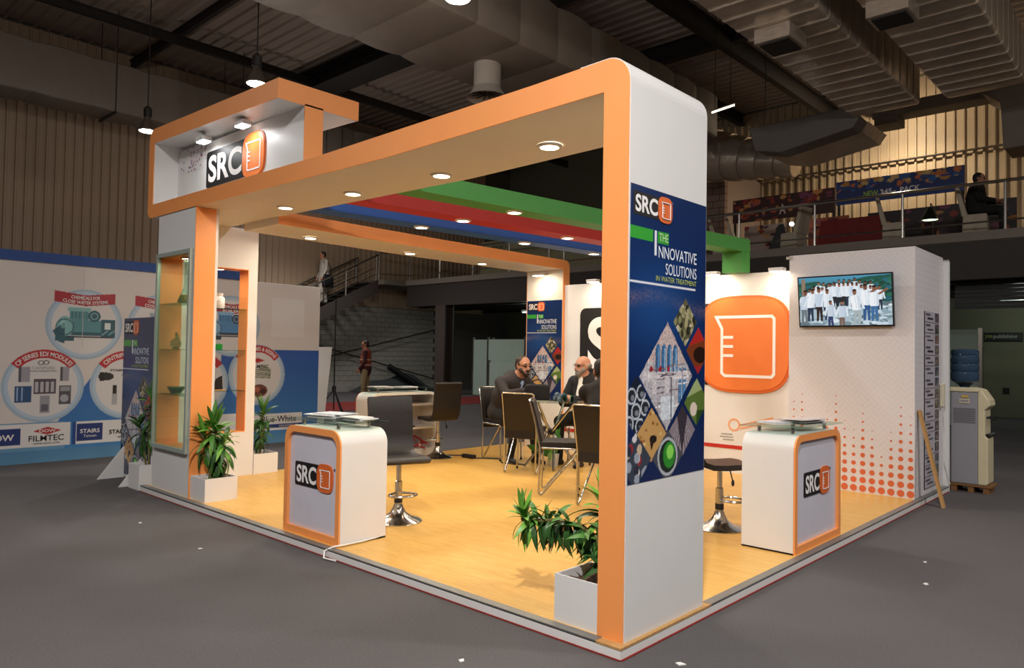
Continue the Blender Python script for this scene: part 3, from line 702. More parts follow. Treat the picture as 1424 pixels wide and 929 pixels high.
# ================================================================== THE BOOTH
HP = .06
def local(t): t['base'] = [0.0, 0.0, 0.0]; return t
def plate(name, poly, org, xd, ud, m, parent, t=.004, lift=.0, mm=None):
    """flat outline (2-D, units along xd/ud) given thickness t along the outward normal"""
    xd = np.array(xd, float); ud = np.array(ud, float); nd = np.cross(xd, ud); org = np.array(org, float); n = len(poly)
    vs = [org+p[0]*xd+p[1]*ud+nd*lift for p in poly]+[org+p[0]*xd+p[1]*ud+nd*(lift+t) for p in poly]
    mb = MB().add(vs, [tuple(range(n)), tuple(range(2*n-1, n-1, -1))]+[(i, (i+1) % n, n+(i+1) % n, n+i) for i in range(n)])
    return obj(name, mb, m, parent)
def stroke(name, lines, wd, org, xd, ud, m, parent, t=.004, lift=.004):
    """lines drawn as flat bands with mitred corners"""
    xd = np.array(xd, float); ud = np.array(ud, float); nd = np.cross(xd, ud); org = np.array(org, float); mb = MB()
    for ln in lines:
        P = [np.array(p, float) for p in ln]; closed = np.allclose(P[0], P[-1])
        if closed: P = P[:-1]
        n = len(P); L, R_ = [], []
        for i in range(n):
            d0 = P[i]-P[i-1] if (i > 0 or closed) else P[1]-P[0]; d1 = P[(i+1) % n]-P[i] if (i < n-1 or closed) else P[i]-P[i-1]
            d0 = d0/np.linalg.norm(d0); d1 = d1/np.linalg.norm(d1); n0 = np.array([-d0[1], d0[0]]); n1 = np.array([-d1[1], d1[0]])
            mt = n0+n1; mt /= np.linalg.norm(mt); mt *= wd/2/max(.5, mt@n1); L.append(P[i]+mt); R_.append(P[i]-mt)
        pts = L+R_; vs = [org+p[0]*xd+p[1]*ud+nd*lift for p in pts]+[org+p[0]*xd+p[1]*ud+nd*(lift+t) for p in pts]
        q = 2*n; fs = []
        for i in range(n if closed else n-1):
            j = (i+1) % n; fs += [(i, j, n+j, n+i), (q+n+i, q+n+j, q+j, q+i), (i, q+i, q+j, j), (n+j, q+n+j, q+n+i, n+i)]
        mb.add(vs, fs)
    return obj(name, mb, m, parent)
def squircle(cx, cy, rx, ry, n=40, p=3.4):
    return [(cx+rx*math.copysign(abs(math.cos(a))**(2/p), math.cos(a)), cy+ry*math.copysign(abs(math.sin(a))**(2/p), math.sin(a))) for a in [2*math.pi*k/n for k in range(n)]]
def src_logo(parent, org, xd, ud, w, h, reg=True, edge=False, depth=.004):
    o = np.array(org, float); X = np.array(xd, float); Y = np.array(ud, float); b = h*1.0
    q = o+X*0+Y*0
    plate('logo_plate', rrect(0, w-b*.55, h*.07, h*.93, h*.08, 4, (1, 0, 0, 1)), q, xd, ud, BLACKPRINT, parent, depth)
    plate('logo_badge', squircle(w-b/2, h/2, b/2, h/2), q, xd, ud, ORANGEPRINT, parent, depth*2)
    if edge:
        plate('logo_badge_face', squircle(w-b/2, h/2, b/2*.95, h/2*.95), q, xd, ud, mat('orange_print_light', '#e57a3a', .4), parent, depth*2+.006)
    L = depth*2+(.007 if edge else .001)
    text('SRC', q+X*h*.12+Y*h*.18, xd, ud, w-b*1.0-h*.17, h*.64, WHITEPRINT, parent, .028, 'logo_letters', lift=depth+.002)
    x0 = w-b
    def bp(x, y): return (x0+x*b, y*h)
    pts = [bp(.20, .78), bp(.80, .78), bp(.825, .755), bp(.825, .20), bp(.80, .17), bp(.30, .17), bp(.265, .20), bp(.265, .66), bp(.20, .78)]
    ticks = [[bp(.281, y), bp(.39, y)] for y in (.57, .475, .38)]
    stroke('logo_beaker', [pts]+ticks, b*.03, q, xd, ud, WHITEPRINT, parent, .003, L)
    if reg: plate('registered_mark', squircle(w+b*.06, h*.86, b*.045, b*.05, 12, 2), q, xd, ud, mat('slate_print', '#4a5070', .5), parent, depth)

def banner_art(parent, org, xd, ud, w, h, px):
    cv = Canvas(w, h, px, '#16305f'); R = np.random.RandomState(5)
    cv.vgrad(0, h, '#0d2250', '#132a58'); 
    k = np.exp(-((cv.X/w-.35)**2/.25+((cv.Y/h-.60)**2)/.03))[..., None]; cv.C = cv.C*(1-k*.55)+np.array([.16, .38, .66])*k*.55
    # glittering band under the headline
    y = (cv.Y/h); band = np.exp(-((y-.615-.02*np.sin(cv.X/w*5))/.028)**2)*np.clip(.25+.9*np.abs(cv.X/w-.5), 0, 1)
    sp = (R.rand(cv.ny, cv.nx) > .35)*band
    cv.C = cv.C*(1-sp[..., None]*.6)+np.array([.78, .52, .50])*sp[..., None]*.6
    cv.rect(0, h*.675-.004, w*.85, h*.675+.004, '#e6e8f0')
    cv.rect(0, h*.82, w*.27, h*.861, '#3aa13a')
    cv.rect(w*.335, h*.82, w*.47, h*.86, '#3aa13a')
    cv.rect(w*.29, h*.774, w*.318, h*.862, '#e6e8f0')
    def dia(cx, cy, a, b): return [(w*(cx-a), h*(1-cy)), (w*cx, h*(1-cy-b)), (w*(cx+a), h*(1-cy)), (w*cx, h*(1-cy+b))]
    def at(cx, cy): return w*cx, h*(1-cy)
    def begin(cx, cy, a, b, bg): m = cv.inpoly(dia(cx, cy, a, b)); cv.clip = m; cv.put(m, bg); return at(cx, cy)
    s = w
    # crowd of helmets, top
    x, y_ = begin(.71, .449, .165, .088, '#5d5a44')
    for _ in range(60): cv.ell(x+(R.rand()-.5)*.3*s, y_+(R.rand()-.5)*.3*s, .022*s, .028*s, ['#8c8a60', '#3b3a2c', '#a9a27a', '#c9c2a8', '#2c2a22'][R.randint(5)])
    cv.poly([(x-.1*s, y_+.3*s), (x+.16*s, y_+.02*s), (x+.2*s, y_+.2*s)], '#a7a08c', .5)
    # red and brown, right
    x, y_ = begin(.90, .552, .17, .088, '#7a3a1e')
    cv.poly([(x-.2*s, y_+.02*s), (x+.2*s, y_+.1*s), (x+.2*s, y_+.3*s), (x, y_+.3*s)], '#b02a26'); cv.ell(x+.03*s, y_-.03*s, .1*s, .06*s, '#2a1812'); cv.rect(x-.2*s, y_-.3*s, x+.3*s, y_-.11*s, '#a5282a')
    # big plant picture
    x, y_ = begin(.47, .645, .345, .19, '#b9b4ba')
    cv.rect(x-.5*s, y_+.1*s, x+.5*s, y_+.5*s, '#c8b2ae')
    for k_ in range(4):
        cx = x-.12*s+k_*.075*s; cv.rect(cx-.03*s, y_+.02*s, cx+.03*s, y_+.17*s, '#3f6e9c'); cv.ell(cx, y_+.17*s, .03*s, .05*s, '#3f6e9c'); cv.rect(cx+.008*s, y_+.02*s, cx+.018*s, y_+.19*s, '#9cc0dc'); cv.rect(cx-.034*s, y_+.02*s, cx-.026*s, y_+.18*s, '#1d3a5c')
    cv.rect(x+.16*s, y_-.2*s, x+.26*s, y_+.06*s, '#4f7fae'); cv.rect(x+.19*s, y_-.2*s, x+.205*s, y_+.06*s, '#a8c6de')
    cv.rect(x-.3*s, y_-.02*s, x+.3*s, y_+.03*s, '#d4ccd0')
    for _ in range(26):
        xx = x+(R.rand()-.55)*.5*s; yy = y_+(R.rand()-.65)*.42*s
        if R.rand() < .5: cv.line(xx, yy, xx, yy-.16*s, .010*s, ['#e6e2e4', '#5c5660', '#8c8890'][R.randint(3)])
        else: cv.line(xx, yy, xx+.2*s, yy+.01*s, .008*s, ['#efecee', '#4e4a54', '#7a6a70'][R.randint(3)])
    cv.rect(x-.08*s, y_-.3*s, x+.1*s, y_-.14*s, '#dde6ee', .8); cv.rect(x+.05*s, y_-.4*s, x+.065*s, y_-.0*s, '#5a5662'); cv.rect(x-.19*s, y_-.12*s, x-.13*s, y_+.02*s, '#cfc8cc'); cv.rect(x-.03*s, y_-.12*s, x+.03*s, y_+.0*s, '#cfc8cc')
    for k_ in range(3): cv.ell(x-.2*s+k_*.11*s, y_+.05*s, .02*s, .02*s, '#a02a34')
    cv.grain(cv.clip, .16, 2)
    # pipes, left
    x, y_ = begin(.09, .74, .175, .10, '#1c2534')
    for (dx, dy) in ((-.05, .06), (.06, .08), (.0, -.04), (.11, -.02), (-.08, -.12), (.05, -.14)):
        cv.ell(x+dx*s, y_+dy*s, .055*s, .055*s, '#c5ccd6'); cv.ell(x+dx*s, y_+dy*s, .043*s, .043*s, '#2a2c34'); cv.ell(x+dx*s+.01*s, y_+dy*s-.01*s, .022*s, .02*s, '#7c828c')
    # green pasture, right
    x, y_ = begin(.88, .743, .175, .088, '#5c7434')
    cv.poly([(x-.2*s, y_+.02*s), (x+.2*s, y_+.12*s), (x+.2*s, y_+.3*s), (x-.2*s, y_+.3*s)], '#9fae78'); cv.ell(x-.04*s, y_-.05*s, .05*s, .05*s, '#e0cfc0'); cv.rect(x, y_-.2*s, x+.2*s, y_-.06*s, '#2e4a1c')
    # tan map
    x, y_ = begin(.28, .845, .19, .093, '#c79b5e')
    for _ in range(30): cv.ell(x+(R.rand()-.5)*.36*s, y_+(R.rand()-.3)*.3*s, .02*s*R.rand(), .012*s, ['#a0703a', '#e0bd84', '#8c4a2a'][R.randint(3)])
    cv.ell(x+.02*s, y_-.03*s, .045*s, .03*s, '#221a16'); cv.poly([(x-.02*s, y_-.04*s), (x+.04*s, y_-.04*s), (x, y_-.11*s)], '#2a1d16')
    # dark cone over ribs
    x, y_ = begin(.68, .845, .185, .093, '#8a7e86')
    for k_ in range(-9, 10): cv.line(x, y_+.1*s, x+k_*.04*s, y_-.3*s, .007*s, '#b3a8ae' if k_ % 2 else '#5a525a')
    cv.poly([(x-.09*s, y_+.18*s), (x+.09*s, y_+.18*s), (x, y_-.16*s)], '#26202a', .8); cv.line(x, y_+.1*s, x, y_-.2*s, .012*s, '#3a343c')
    # green lens
    x, y_ = begin(.49, .928, .2, .095, '#4a4c54')
    cv.ell(x, y_, .13*s, .13*s, '#b8bcc4'); cv.ell(x, y_, .11*s, .11*s, '#1e2a22'); cv.ell(x+.02*s, y_+.01*s, .08*s, .09*s, '#2f8a2c'); cv.ell(x+.03*s, y_+.03*s, .045*s, .05*s, '#8fdc5a')
    # lab scene, left bottom
    x, y_ = begin(.09, .925, .19, .095, '#38404e')
    for _ in range(26): cv.ell(x+(R.rand()-.5)*.4*s, y_+(R.rand()-.5)*.32*s, .03*s, .035*s, ['#d8d4d6', '#8c2a34', '#2a2e3c', '#9aa2b0', '#c9b29a'][R.randint(5)])
    cv.clip = None
    sheet_print('banner_print', cv, org, xd, ud, PRINTGLOSS, parent)
    X = np.array(xd, float)*w; Y = np.array(ud, float)*h; o = np.array(org, float)
    LP = mat('pale_blue_print', '#dfe6f2', .5); YP = mat('yellow_green_print', '#b6c455', .5)
    text('THE', o+X*.345+Y*.826, xd, ud, w*.115, h*.028, mat('lime_letter_print', '#c8e6b0', .5), parent, .0, lift=.005)
    text('NNOVATIVE', o+X*.338+Y*.768, xd, ud, w*.517, h*.042, LP, parent, .004, lift=.005)
    text('SOLUTIONS', o+X*.43+Y*.713, xd, ud, w*.425, h*.040, LP, parent, .0, lift=.005)
    text('IN WATER TREATMENT', o+X*.31+Y*.687, xd, ud, w*.545, h*.018, YP, parent, .0, lift=.005)
    src_logo(parent, o+X*.03+Y*.893, xd, ud, w*.48, h*.092, True, False, .003)

# platform
t = thing('booth_platform', 'low white-edged booth platform with a yellow wood-look vinyl deck', 'platform', (-3, 3.3, 0))
obj('base', MB().box(-6.03, 0, 0, 6.62, 0, .048), WHITE, t)
obj('deck', MB().box(-6.02, -.012, .012, 6.62, .048, HP), VINYL, t)
for (x0, x1, y0, y1) in ((-6.02, -.15, -.004, .055), (-.055, .004, .92, 6.62)):
    obj('edge_strip', MB().box(x0, x1, y0, y1, HP-.004, HP+.004), ALU, t)
for (x0, x1, y0, y1) in ((-6.02, 0, -.01, .0), (.0, .01, 0, 6.6)):
    obj('red_tape', MB().box(x0, x1, y0, y1, 0, .006), REDCARPET, t)
obj('bare_edge', MB().box(-.15, .002, -.002, .05, .05, HP+.002).box(-.05, .002, .05, .92, .05, HP+.002), WOOD, t)

# front portal: corner pillar, long beam and sign box in one frame
YF, YB = .067, .866
t = thing('front_portal', 'orange-faced front portal with corner pillar, long beam and lit sign box', 'portal', (-3, YF, HP)); FP = t
arc = [(-.029-.14+.14*math.cos(a), 3.05-.14+.14*math.sin(a)) for a in [math.radians(10*k) for k in range(0, 10)]]
arc2 = [(-6.2+.1-.1*math.sin(a), 2.886+.1-.1*math.cos(a)) for a in [math.radians(15*k) for k in range(6, -1, -1)]]
outline = [(-.187, HP), (-.029, HP)]+arc+[(-.7, 3.035), (-2.86, 3.007), (-6.2, 3.03)]+arc2+[(-5.06, 2.886), (-4.07, 2.873), (-2.05, 2.850), (-.187, 2.881)]
obj('beam_and_pillar', MB().prism(outline, 'y', YF, YB), CREAM, t)
obj('orange_face', MB().prism(outline, 'y', YF-.008, YF), ORANGE, t)
# white cladding of the pillar's outer side and shoulder
sk = [(-.029, HP)]+arc+[(-.35, 3.046), (-.35, 3.052)]+[(x+.006*math.cos(math.radians(10*k)), z+.006*math.sin(math.radians(10*k))) for k, (x, z) in reversed(list(enumerate(arc)))]+[(-.023, HP)]
obj('pillar_cladding', MB().prism(sk, 'y', YF-.002, YB), WHITE, t)
topl = [(-6.2+.12-.12*math.cos(a), 3.845-.12+.12*math.sin(a)) for a in [math.radians(15*k) for k in range(0, 7)]]
frame = [(-6.2, 3.03)]+topl+[(-3.528, 3.775), (-3.528, 3.608), (-6.075, 3.69), (-6.075, 3.03)]
obj('sign_frame', MB().prism(frame, 'y', YF, YB), WHITE, t)
obj('sign_orange_face', MB().prism(frame, 'y', YF-.008, YF), ORANGE, t)
obj('sign_end_panel', MB().prism([(YF-.008, 3.606), (YB, 3.606), (YB, 3.777), (YF-.008, 3.777)], 'x', -3.528, -3.520), ORANGE, t)
obj('sign_back_panel', MB().box(-6.075, -3.528, .317, .492, 3.0, 3.62), WHITE, t)
obj('panel_end', MB().box(-3.528, -3.520, .313, .496, 3.0, 3.62), ORANGE, t)
src_logo(t, (-5.37, .317, 3.115), (1, 0, 0), (0, 0, 1), 1.2, .43, False, True, .006)
cv = Canvas(.62, .26, 90, '#dcdad8'); R = np.random.RandomState(2)
for _ in range(46): x, y = .62*R.rand(), .26*R.rand(); cv.ell(x, y, .014, .011, ['#8a6a9a', '#b05a6a', '#5a4a6a', '#c9a0b0'][R.randint(4)])
sheet_print('floral_sticker', cv, (-6.0, .317, 3.38), (1, 0, 0), (0, 0, 1), PRINT, t)
banner_art(t, (-.023, YF+.004, .848), (0, 1, 0), (0, 0, 1), .79, 1.535, 190)

def sign_flood(x, lab):
    t = thing('sign_floodlight', lab, 'lamp', (x, .2, 3.56))
    obj('housing', MB().box(x-.08, x+.08, .13, .23, 3.565, 3.61), WHITE, t, bevel=.006); obj('lens', MB().box(x-.07, x+.07, .14, .22, 3.555, 3.566), LEDCOOL, t)
    obj('bracket', MB().box(x-.02, x+.02, .17, .19, 3.60, 3.69), STEEL, t)
    light('flood_light', 'AREA', (x, .15, 3.54), 1.5, (.95, .97, 1.0), t, .14, rot=(math.radians(4), 0, 0))
sign_flood(-5.16, 'small white floodlight in the sign box above the black letters'); sign_flood(-4.36, 'small white floodlight in the sign box above the orange badge')

# display wall at the left end
ct = thing('display_pillar', 'white and orange display pillar with glazed shelves facing the aisle', 'display case', (-5.48, .18, HP))
x0, x1, ya, yb = -5.917, -5.035, YF+.004, .30
b = MB(); b.box(x0, -5.85, ya, yb, HP, 2.885); b.box(-5.09, x1, ya, yb, HP, 2.885); b.box(-5.85, -5.09, ya, yb, HP, .50); b.box(-5.85, -5.09, ya, yb, 2.44, 2.885)
obj('pillar_body', b, WHITE, ct)
obj('orange_side', MB().box(x1, x1+.008, ya-.004, yb-.03, HP, 2.88), ORANGE, ct)
for bx in ((-5.85, -5.842, ya+.004, yb, .5, 2.44), (-5.098, -5.09, ya+.004, yb, .5, 2.44), (-5.842, -5.098, ya+.004, yb, .5, .508), (-5.842, -5.098, ya+.004, yb, 2.432, 2.44)):
    obj('orange_lining', MB().box(*bx), ORANGE, ct)
for bx in ((-5.87, -5.83, .035, .068, .48, 2.475), (-5.10, -5.06, .035, .068, .48, 2.475), (-5.83, -5.10, .035, .068, .48, .52), (-5.83, -5.10, .035, .068, 2.435, 2.475)):
    obj('glazing_bar', MB().box(*bx), mat('grey_green_frame', '#aab5ac', .4, .3), ct)
obj('glass_door', MB().box(-5.83, -5.10, .05, .054, .52, 2.435), GLASSCLR, ct)
for z in (1.03, 1.49, 1.96): obj('glass_shelf', MB().box(-5.84, -5.10, .085, .295, z-.006, z), GLASSGRN, ct)
sw = thing('display_side_wall', 'white side wall with an orange-lined shelf opening behind the display pillar', 'display case', (-6.02, .75, HP))
b = MB(); b.box(-6.12, -5.92, .302, .45, HP, 2.885); b.box(-6.12, -5.92, 1.09, 1.2, HP, 2.885); b.box(-6.12, -5.92, .45, 1.09, HP, .56); b.box(-6.12, -5.92, .45, 1.09, 2.42, 2.885)
obj('wall_body', b, WHITE, sw)
for bx in ((-6.12, -5.918, 1.082, 1.09, .56, 2.42), (-6.12, -5.918, .45, .458, .56, 2.42), (-6.12, -5.918, .458, 1.082, .56, .568), (-6.12, -5.918, .458, 1.082, 2.412, 2.42)): obj('orange_lining', MB().box(*bx), ORANGE, sw)
for z in (1.03, 1.49, 1.96): obj('glass_shelf', MB().box(-6.11, -5.925, .455, 1.085, z-.006, z), GLASSGRN, sw)
def puck(x, y, z, lab, power=2.0):
    t = thing('cabinet_downlight', lab, 'lamp', (x, y, z-.03)); obj('ring', MB().lathe([(.055, 0), (.06, -.012), (.045, -.016)], 20, (x, y, z), cap=False), WHITE, t, smooth=True)
    obj('lens', MB().lathe([(.001, -.012), (.048, -.012)], 20, (x, y, z), cap=False), LEDWHITE, t); light('puck_light', 'AREA', (x, y, z-.03), power, (1, .85, .65), t, .09)
puck(-5.5, .19, 2.432, 'small round lamp inside the glazed display case'); puck(-6.0, .78, 2.412, 'small round lamp inside the side wall shelf opening', 1.5)
# glassware on the shelves
def flask(x, y, z, s, lab, liq):
    t = thing('lab_flask', lab, 'flask', (x, y, z)); 
    obj('glass_body', MB().lathe([(.06*s, 0), (.065*s, .015*s), (.02*s, .12*s), (.012*s, .15*s), (.012*s, .42*s), (.016*s, .43*s)], 16, (x, y, z), cap=False), GLASSCLR, t, smooth=True)
    obj('liquid', MB().lathe([(.055*s, .006), (.058*s, .02*s), (.04*s, .07*s)], 16, (x, y, z)), mat(liq[0], liq[1], .2), t, smooth=True)
flask(-5.5, .19, 1.96, 1.25, 'tall-necked flask of yellow liquid on the top shelf', ('yellow_liquid', '#d2a640'))
t = thing('glass_retort', 'small clear glassware on the middle shelf of the display case', 'glassware', (-5.7, .19, 1.49))
obj('bowl', MB().ball((-5.7, .19, 1.55), .055, 12), GLASSGRN, t, smooth=True); obj('spout', MB().tube([(-5.7, .19, 1.6), (-5.67, .18, 1.66), (-5.61, .18, 1.60)], .012, 8), GLASSGRN, t, smooth=True); obj('foot', MB().lathe([(.04, 0), (.02, .02)], 12, (-5.7, .19, 1.49)), GLASSGRN, t)
t = thing('sample_bowl', 'bowl of green crystals on the lowest shelf of the display case', 'bowl', (-5.66, .19, 1.03))
obj('bowl', MB().lathe([(.05, 0), (.09, .07), (.095, .075), (.085, .07), (.045, .01)], 18, (-5.66, .19, 1.03), cap=False), GLASSGRN, t, smooth=True); obj('crystals', MB().lathe([(.045, .01), (.082, .06), (.03, .075)], 14, (-5.66, .19, 1.03)), mat('green_crystals', '#2f6a34', .4, bump=.6, bscale=60), t)
t = thing('sample_jar', 'white plastic jar on the top shelf of the side opening', 'jar', (-6.0, .78, 1.96)); obj('jar_body', MB().lathe([(.06, 0), (.065, .03), (.065, .11), (.04, .14)], 18, (-6.0, .78, 1.96)), WHITE, t, smooth=True); obj('lid', MB().lathe([(.045, .14), (.045, .17)], 16, (-6.0, .78, 1.96)), WHITE, t)
solo('green_box', MB().box(-6.05, -5.98, .74, .83, 1.49, 1.56), mat('green_gloss', '#1f8a3a', .3), 'small bright green box on the middle shelf of the side opening', 'box', bevel=.004)
t = thing('picture_card', 'small dark card leaning on the lowest shelf of the side opening', 'card', (-6.0, .8, 1.03)); obj('card', MB().prism([(.74, 1.045), (.86, 1.045), (.85, 1.2), (.78, 1.17)], 'x', -6.02, -6.012), BLACK, t); obj('base', MB().box(-6.06, -5.97, .73, .88, 1.03, 1.045), WOOD, t)

# left portal: beam running to the back pillar
t = thing('left_portal', 'orange-sided beam running back to the rear pillar with its blue banner', 'portal', (-5.25, 5.65, HP)); LP_ = t
R_ = .1
arc = [(5.729-R_+R_*math.cos(a), 2.93-R_+R_*math.sin(a)) for a in [math.radians(15*k) for k in range(0, 7)]]
outl = [(.867, 2.81), (.867, 2.945), (3.2, 2.93)]+list(reversed(arc))+[(5.729, HP), (5.578, HP), (5.578, 2.79), (3.2, 2.785)]
obj('beam_and_pillar', MB().prism(outl, 'x', -5.61, -4.895), CREAM, t)
obj('orange_face', MB().prism(outl, 'x', -4.895, -4.887), ORANGE, t)
obj('orange_outer_face', MB().prism(outl, 'x', -5.618, -5.61), ORANGE, t)
banner_art(t, (-5.6, 5.576, .80), (1, 0, 0), (0, 0, 1), .70, 1.53, 120)

# coloured beams
def stripe(name, off, m, lab):
    """flat coloured beam running slightly askew from the front beam to a short leg on the back wall"""
    w = .26
    def xx(y): return -1.95+off-(5.6-y)*.186
    def zt(y): return 3.04-.0186*(y-1.57)
    zb = zt(5.6)-.16
    t = thing(name, lab, 'beam', (xx(3), 3, zb))
    v = [(xx(y)-d, y, z) for d in (0, w) for (y, z) in ((.87, zt(.87)), (5.6, zt(5.6)), (5.6, zb), (.87, zt(.87)-.16))]
    obj('beam', MB().add(v, [(0, 1, 2, 3), (7, 6, 5, 4), (0, 4, 5, 1), (1, 5, 6, 2), (2, 6, 7, 3), (3, 7, 4, 0)]), m, t)
    v = [(xx(y)-d, y, z) for z in (2.551, zb) for d in (0, w) for y in (5.44, 5.6)]
    obj('leg', MB().add(v, [(0, 1, 3, 2), (4, 6, 7, 5), (0, 4, 5, 1), (2, 3, 7, 6), (0, 2, 6, 4), (1, 5, 7, 3)]), m, t)
for nm, off, m, lab in (('green_beam', 0, GREEN, 'green beam nearest the corner pillar with a leg on the back wall'), ('red_beam', -.72, RED, 'red ceiling beam between the green and the blue ones'), ('blue_beam', -1.38, BLUE, 'blue ceiling beam nearest the left portal')):
    stripe(nm, off, m, lab)

# back wall
t = thing('back_wall', 'white booth back wall carrying the giant black and orange logo', 'booth wall', (-3.1, 5.66, HP)); BW = t
obj('wall_panel', MB().box(-4.885, -1.392, 5.62, 5.70, HP, 2.55), WHITE, t)
src_logo(t, (-4.58, 5.62, 1.065), (1, 0, 0), (0, 0, 1), 3.16, 1.21, False, True, .012)
obj('red_stripe', MB().box(-4.88, -1.392, 5.614, 5.62, .36, .405), RED, t)
stroke('caption_lines', [[(0, .06), (.15, .06)], [(-.02, .025), (.16, .025)], [(.02, -.01), (.17, -.01)]], .014, (-2.32, 5.62, .48), (1, 0, 0), (0, 0, 1), mat('grey_print'), t, .002, .001)
stroke('pipe_graphic', [[(.07*math.cos(a*math.pi/8), .07*math.sin(a*math.pi/8)) for a in range(17)], [(.08, .0), (.5, .12)], [(.08, -.04), (.5, .08)]], .022, (-2.15, 5.62, .66), (1, 0, 0), (0, 0, 1), mat('peach_print', '#e0a077', .5), t, .002, .001)

# screen wall
t = thing('screen_wall', 'white box wall at the back right corner printed with coral dots', 'booth wall', (-.72, 6.0, HP)); SWL = t
obj('box_body', MB().box(-1.388, -.06, 5.436, 6.603, HP, 2.70), WEAVE, t)
obj('top_corner_clip', MB().box(-1.42, -1.36, 5.42, 5.5, 2.66, 2.69), STEEL, t)
dm = MB(); R = random.Random(4)
for c in range(14):
    n = 8+int(3*math.sin(c*1.7)+2*math.cos(c*.9)+c*.25); 
    for r in range(n):
        rad = .037*(1-r/n)**.9
        if rad < .004: continue
        cx, cz = -.098-c*.0945, .105+r*.09
        k = 14; dm.add([(cx+rad*math.cos(2*math.pi*i/k), 5.4345, cz+rad*math.sin(2*math.pi*i/k)) for i in range(k)], [tuple(range(k))])
obj('dot_print', dm, REDDOT, t)
# price list on the side
t = thing('price_list', 'tall printed product list hung on the side of the screen wall', 'poster', (-.05, 6.1, .12))
cv = Canvas(.60, 1.92, 120, '#b4aeb8'); R = np.random.RandomState(9)
for k in range(16):
    y = 1.92-.12*(k+1); cv.rect(0, y, .6, y+.006, '#3a363c'); cv.rect(.03, y+.075, .22, y+.10, '#58525c'); cv.rect(.10, y+.035, .34, y+.055, '#2f2a30'); cv.rect(.42, y+.012, .59, y+.112, ['#2c2a2e', '#46342e', '#2e3a2c', '#5a4a44', '#3a4250'][R.randint(5)])
    for _ in range(5): cv.ell(.5+.08*(R.rand()-.5), y+.06+.07*(R.rand()-.5), .02, .018, ['#7a5a4c', '#4c5a6c', '#8c7c70', '#5a7a4c'][R.randint(4)])
obj('board', MB().box(-.06, -.052, 5.79, 6.39, .12, 2.04), BLACK, t); sheet_print('print', cv, (-.052, 5.79, .12), (0, 1, 0), (0, 0, 1), PRINT, t)
t = thing('edge_post', 'white upright panel post at the rear edge of the screen wall', 'post', (-.03, 6.64, 0)); obj('post', MB().box(-.06, .0, 6.606, 6.66, 0, 2.66), WHITE, t); obj('cap', MB().box(-.065, .005, 6.604, 6.665, 2.66, 2.675), STEEL, t)
t = thing('power_strip', 'white extension socket hanging by its cord on the side of the screen wall', 'socket', (-.03, 6.45, 1.0))
obj('socket_body', MB().box(-.05, -.01, 6.42, 6.50, .98, 1.24), mat('cream_plastic', '#d6cdb4', .5), t, bevel=.008)
obj('cord', MB().tube([(-.03, 6.46, 1.24), (-.03, 6.45, 1.7), (-.03, 6.47, 2.0)], .007, 6).tube([(-.03, 6.46, .98), (-.02, 6.52, .7), (-.02, 6.50, .35), (.02, 6.56, .1)], .007, 6), WHITE, t)
# television
t = thing('television', 'flat television on the screen wall showing a group in white shirts', 'television', (-.745, 5.41, 1.86)); 
def tvp(x, z, d=0.0):
    k = (z-1.86)/.57; return (x, 5.385-.07*k-d, z)
def tvbox(x0, x1, z0, z1, d0, d1):
    return MB().add([tvp(x, z, d) for d in (d0, d1) for z in (z0, z1) for x in (x0, x1)], [(0, 2, 3, 1), (4, 5, 7, 6), (0, 1, 5, 4), (2, 6, 7, 3), (0, 4, 6, 2), (1, 3, 7, 5)])
obj('casing', tvbox(-1.245, -.243, 1.86, 2.43, -.035, 0), BLACK, t, bevel=.004)
for (a, b_, c, d) in ((-1.245, -.243, 1.86, 1.878), (-1.245, -.243, 2.415, 2.43), (-1.245, -1.232, 1.878, 2.415), (-.256, -.243, 1.878, 2.415)): obj('bezel', tvbox(a, b_, c, d, 0, .006), BLACK, t)
obj('wall_bracket', MB().box(-.9, -.6, 5.405, 5.436, 1.95, 2.1), DARKSTEEL, t)
w, h = .976, .537; cv = Canvas(w, h, 260, '#8fb7cf'); R = np.random.RandomState(11)
cv.vgrad(h*.55, h, '#2c5a4c', '#4f97b8'); cv.poly([(0, h*.88), (w*.2, h*.92), (w*.35, h*.8), (w*.55, h*.9), (w*.75, h*.97), (w, h*.99), (w, h*.4), (0, h*.4)], '#21564a')
for _ in range(320): x = w*R.rand(); cv.ell(x, h*(.5+.42*R.rand()*(.7+.3*x/w)), .02+.02*R.rand(), .014+.012*R.rand(), ['#123a34', '#1d4f44', '#2d6a55', '#2a6478', '#17453a', '#3a7f7a'][R.randint(6)])
cv.rect(.03, h*.5, .07, h*.98, '#8d7a68')
cv.rect(0, 0, w, h*.46, '#a9bec8')
for _ in range(120): cv.ell(w*R.rand(), h*.44*R.rand(), .02+.045*R.rand(), .008+.018*R.rand(), ['#c9dbe4', '#8fa8b4', '#dbe8ee', '#7a8f98', '#b5c8d0', '#5f737c'][R.randint(6)])
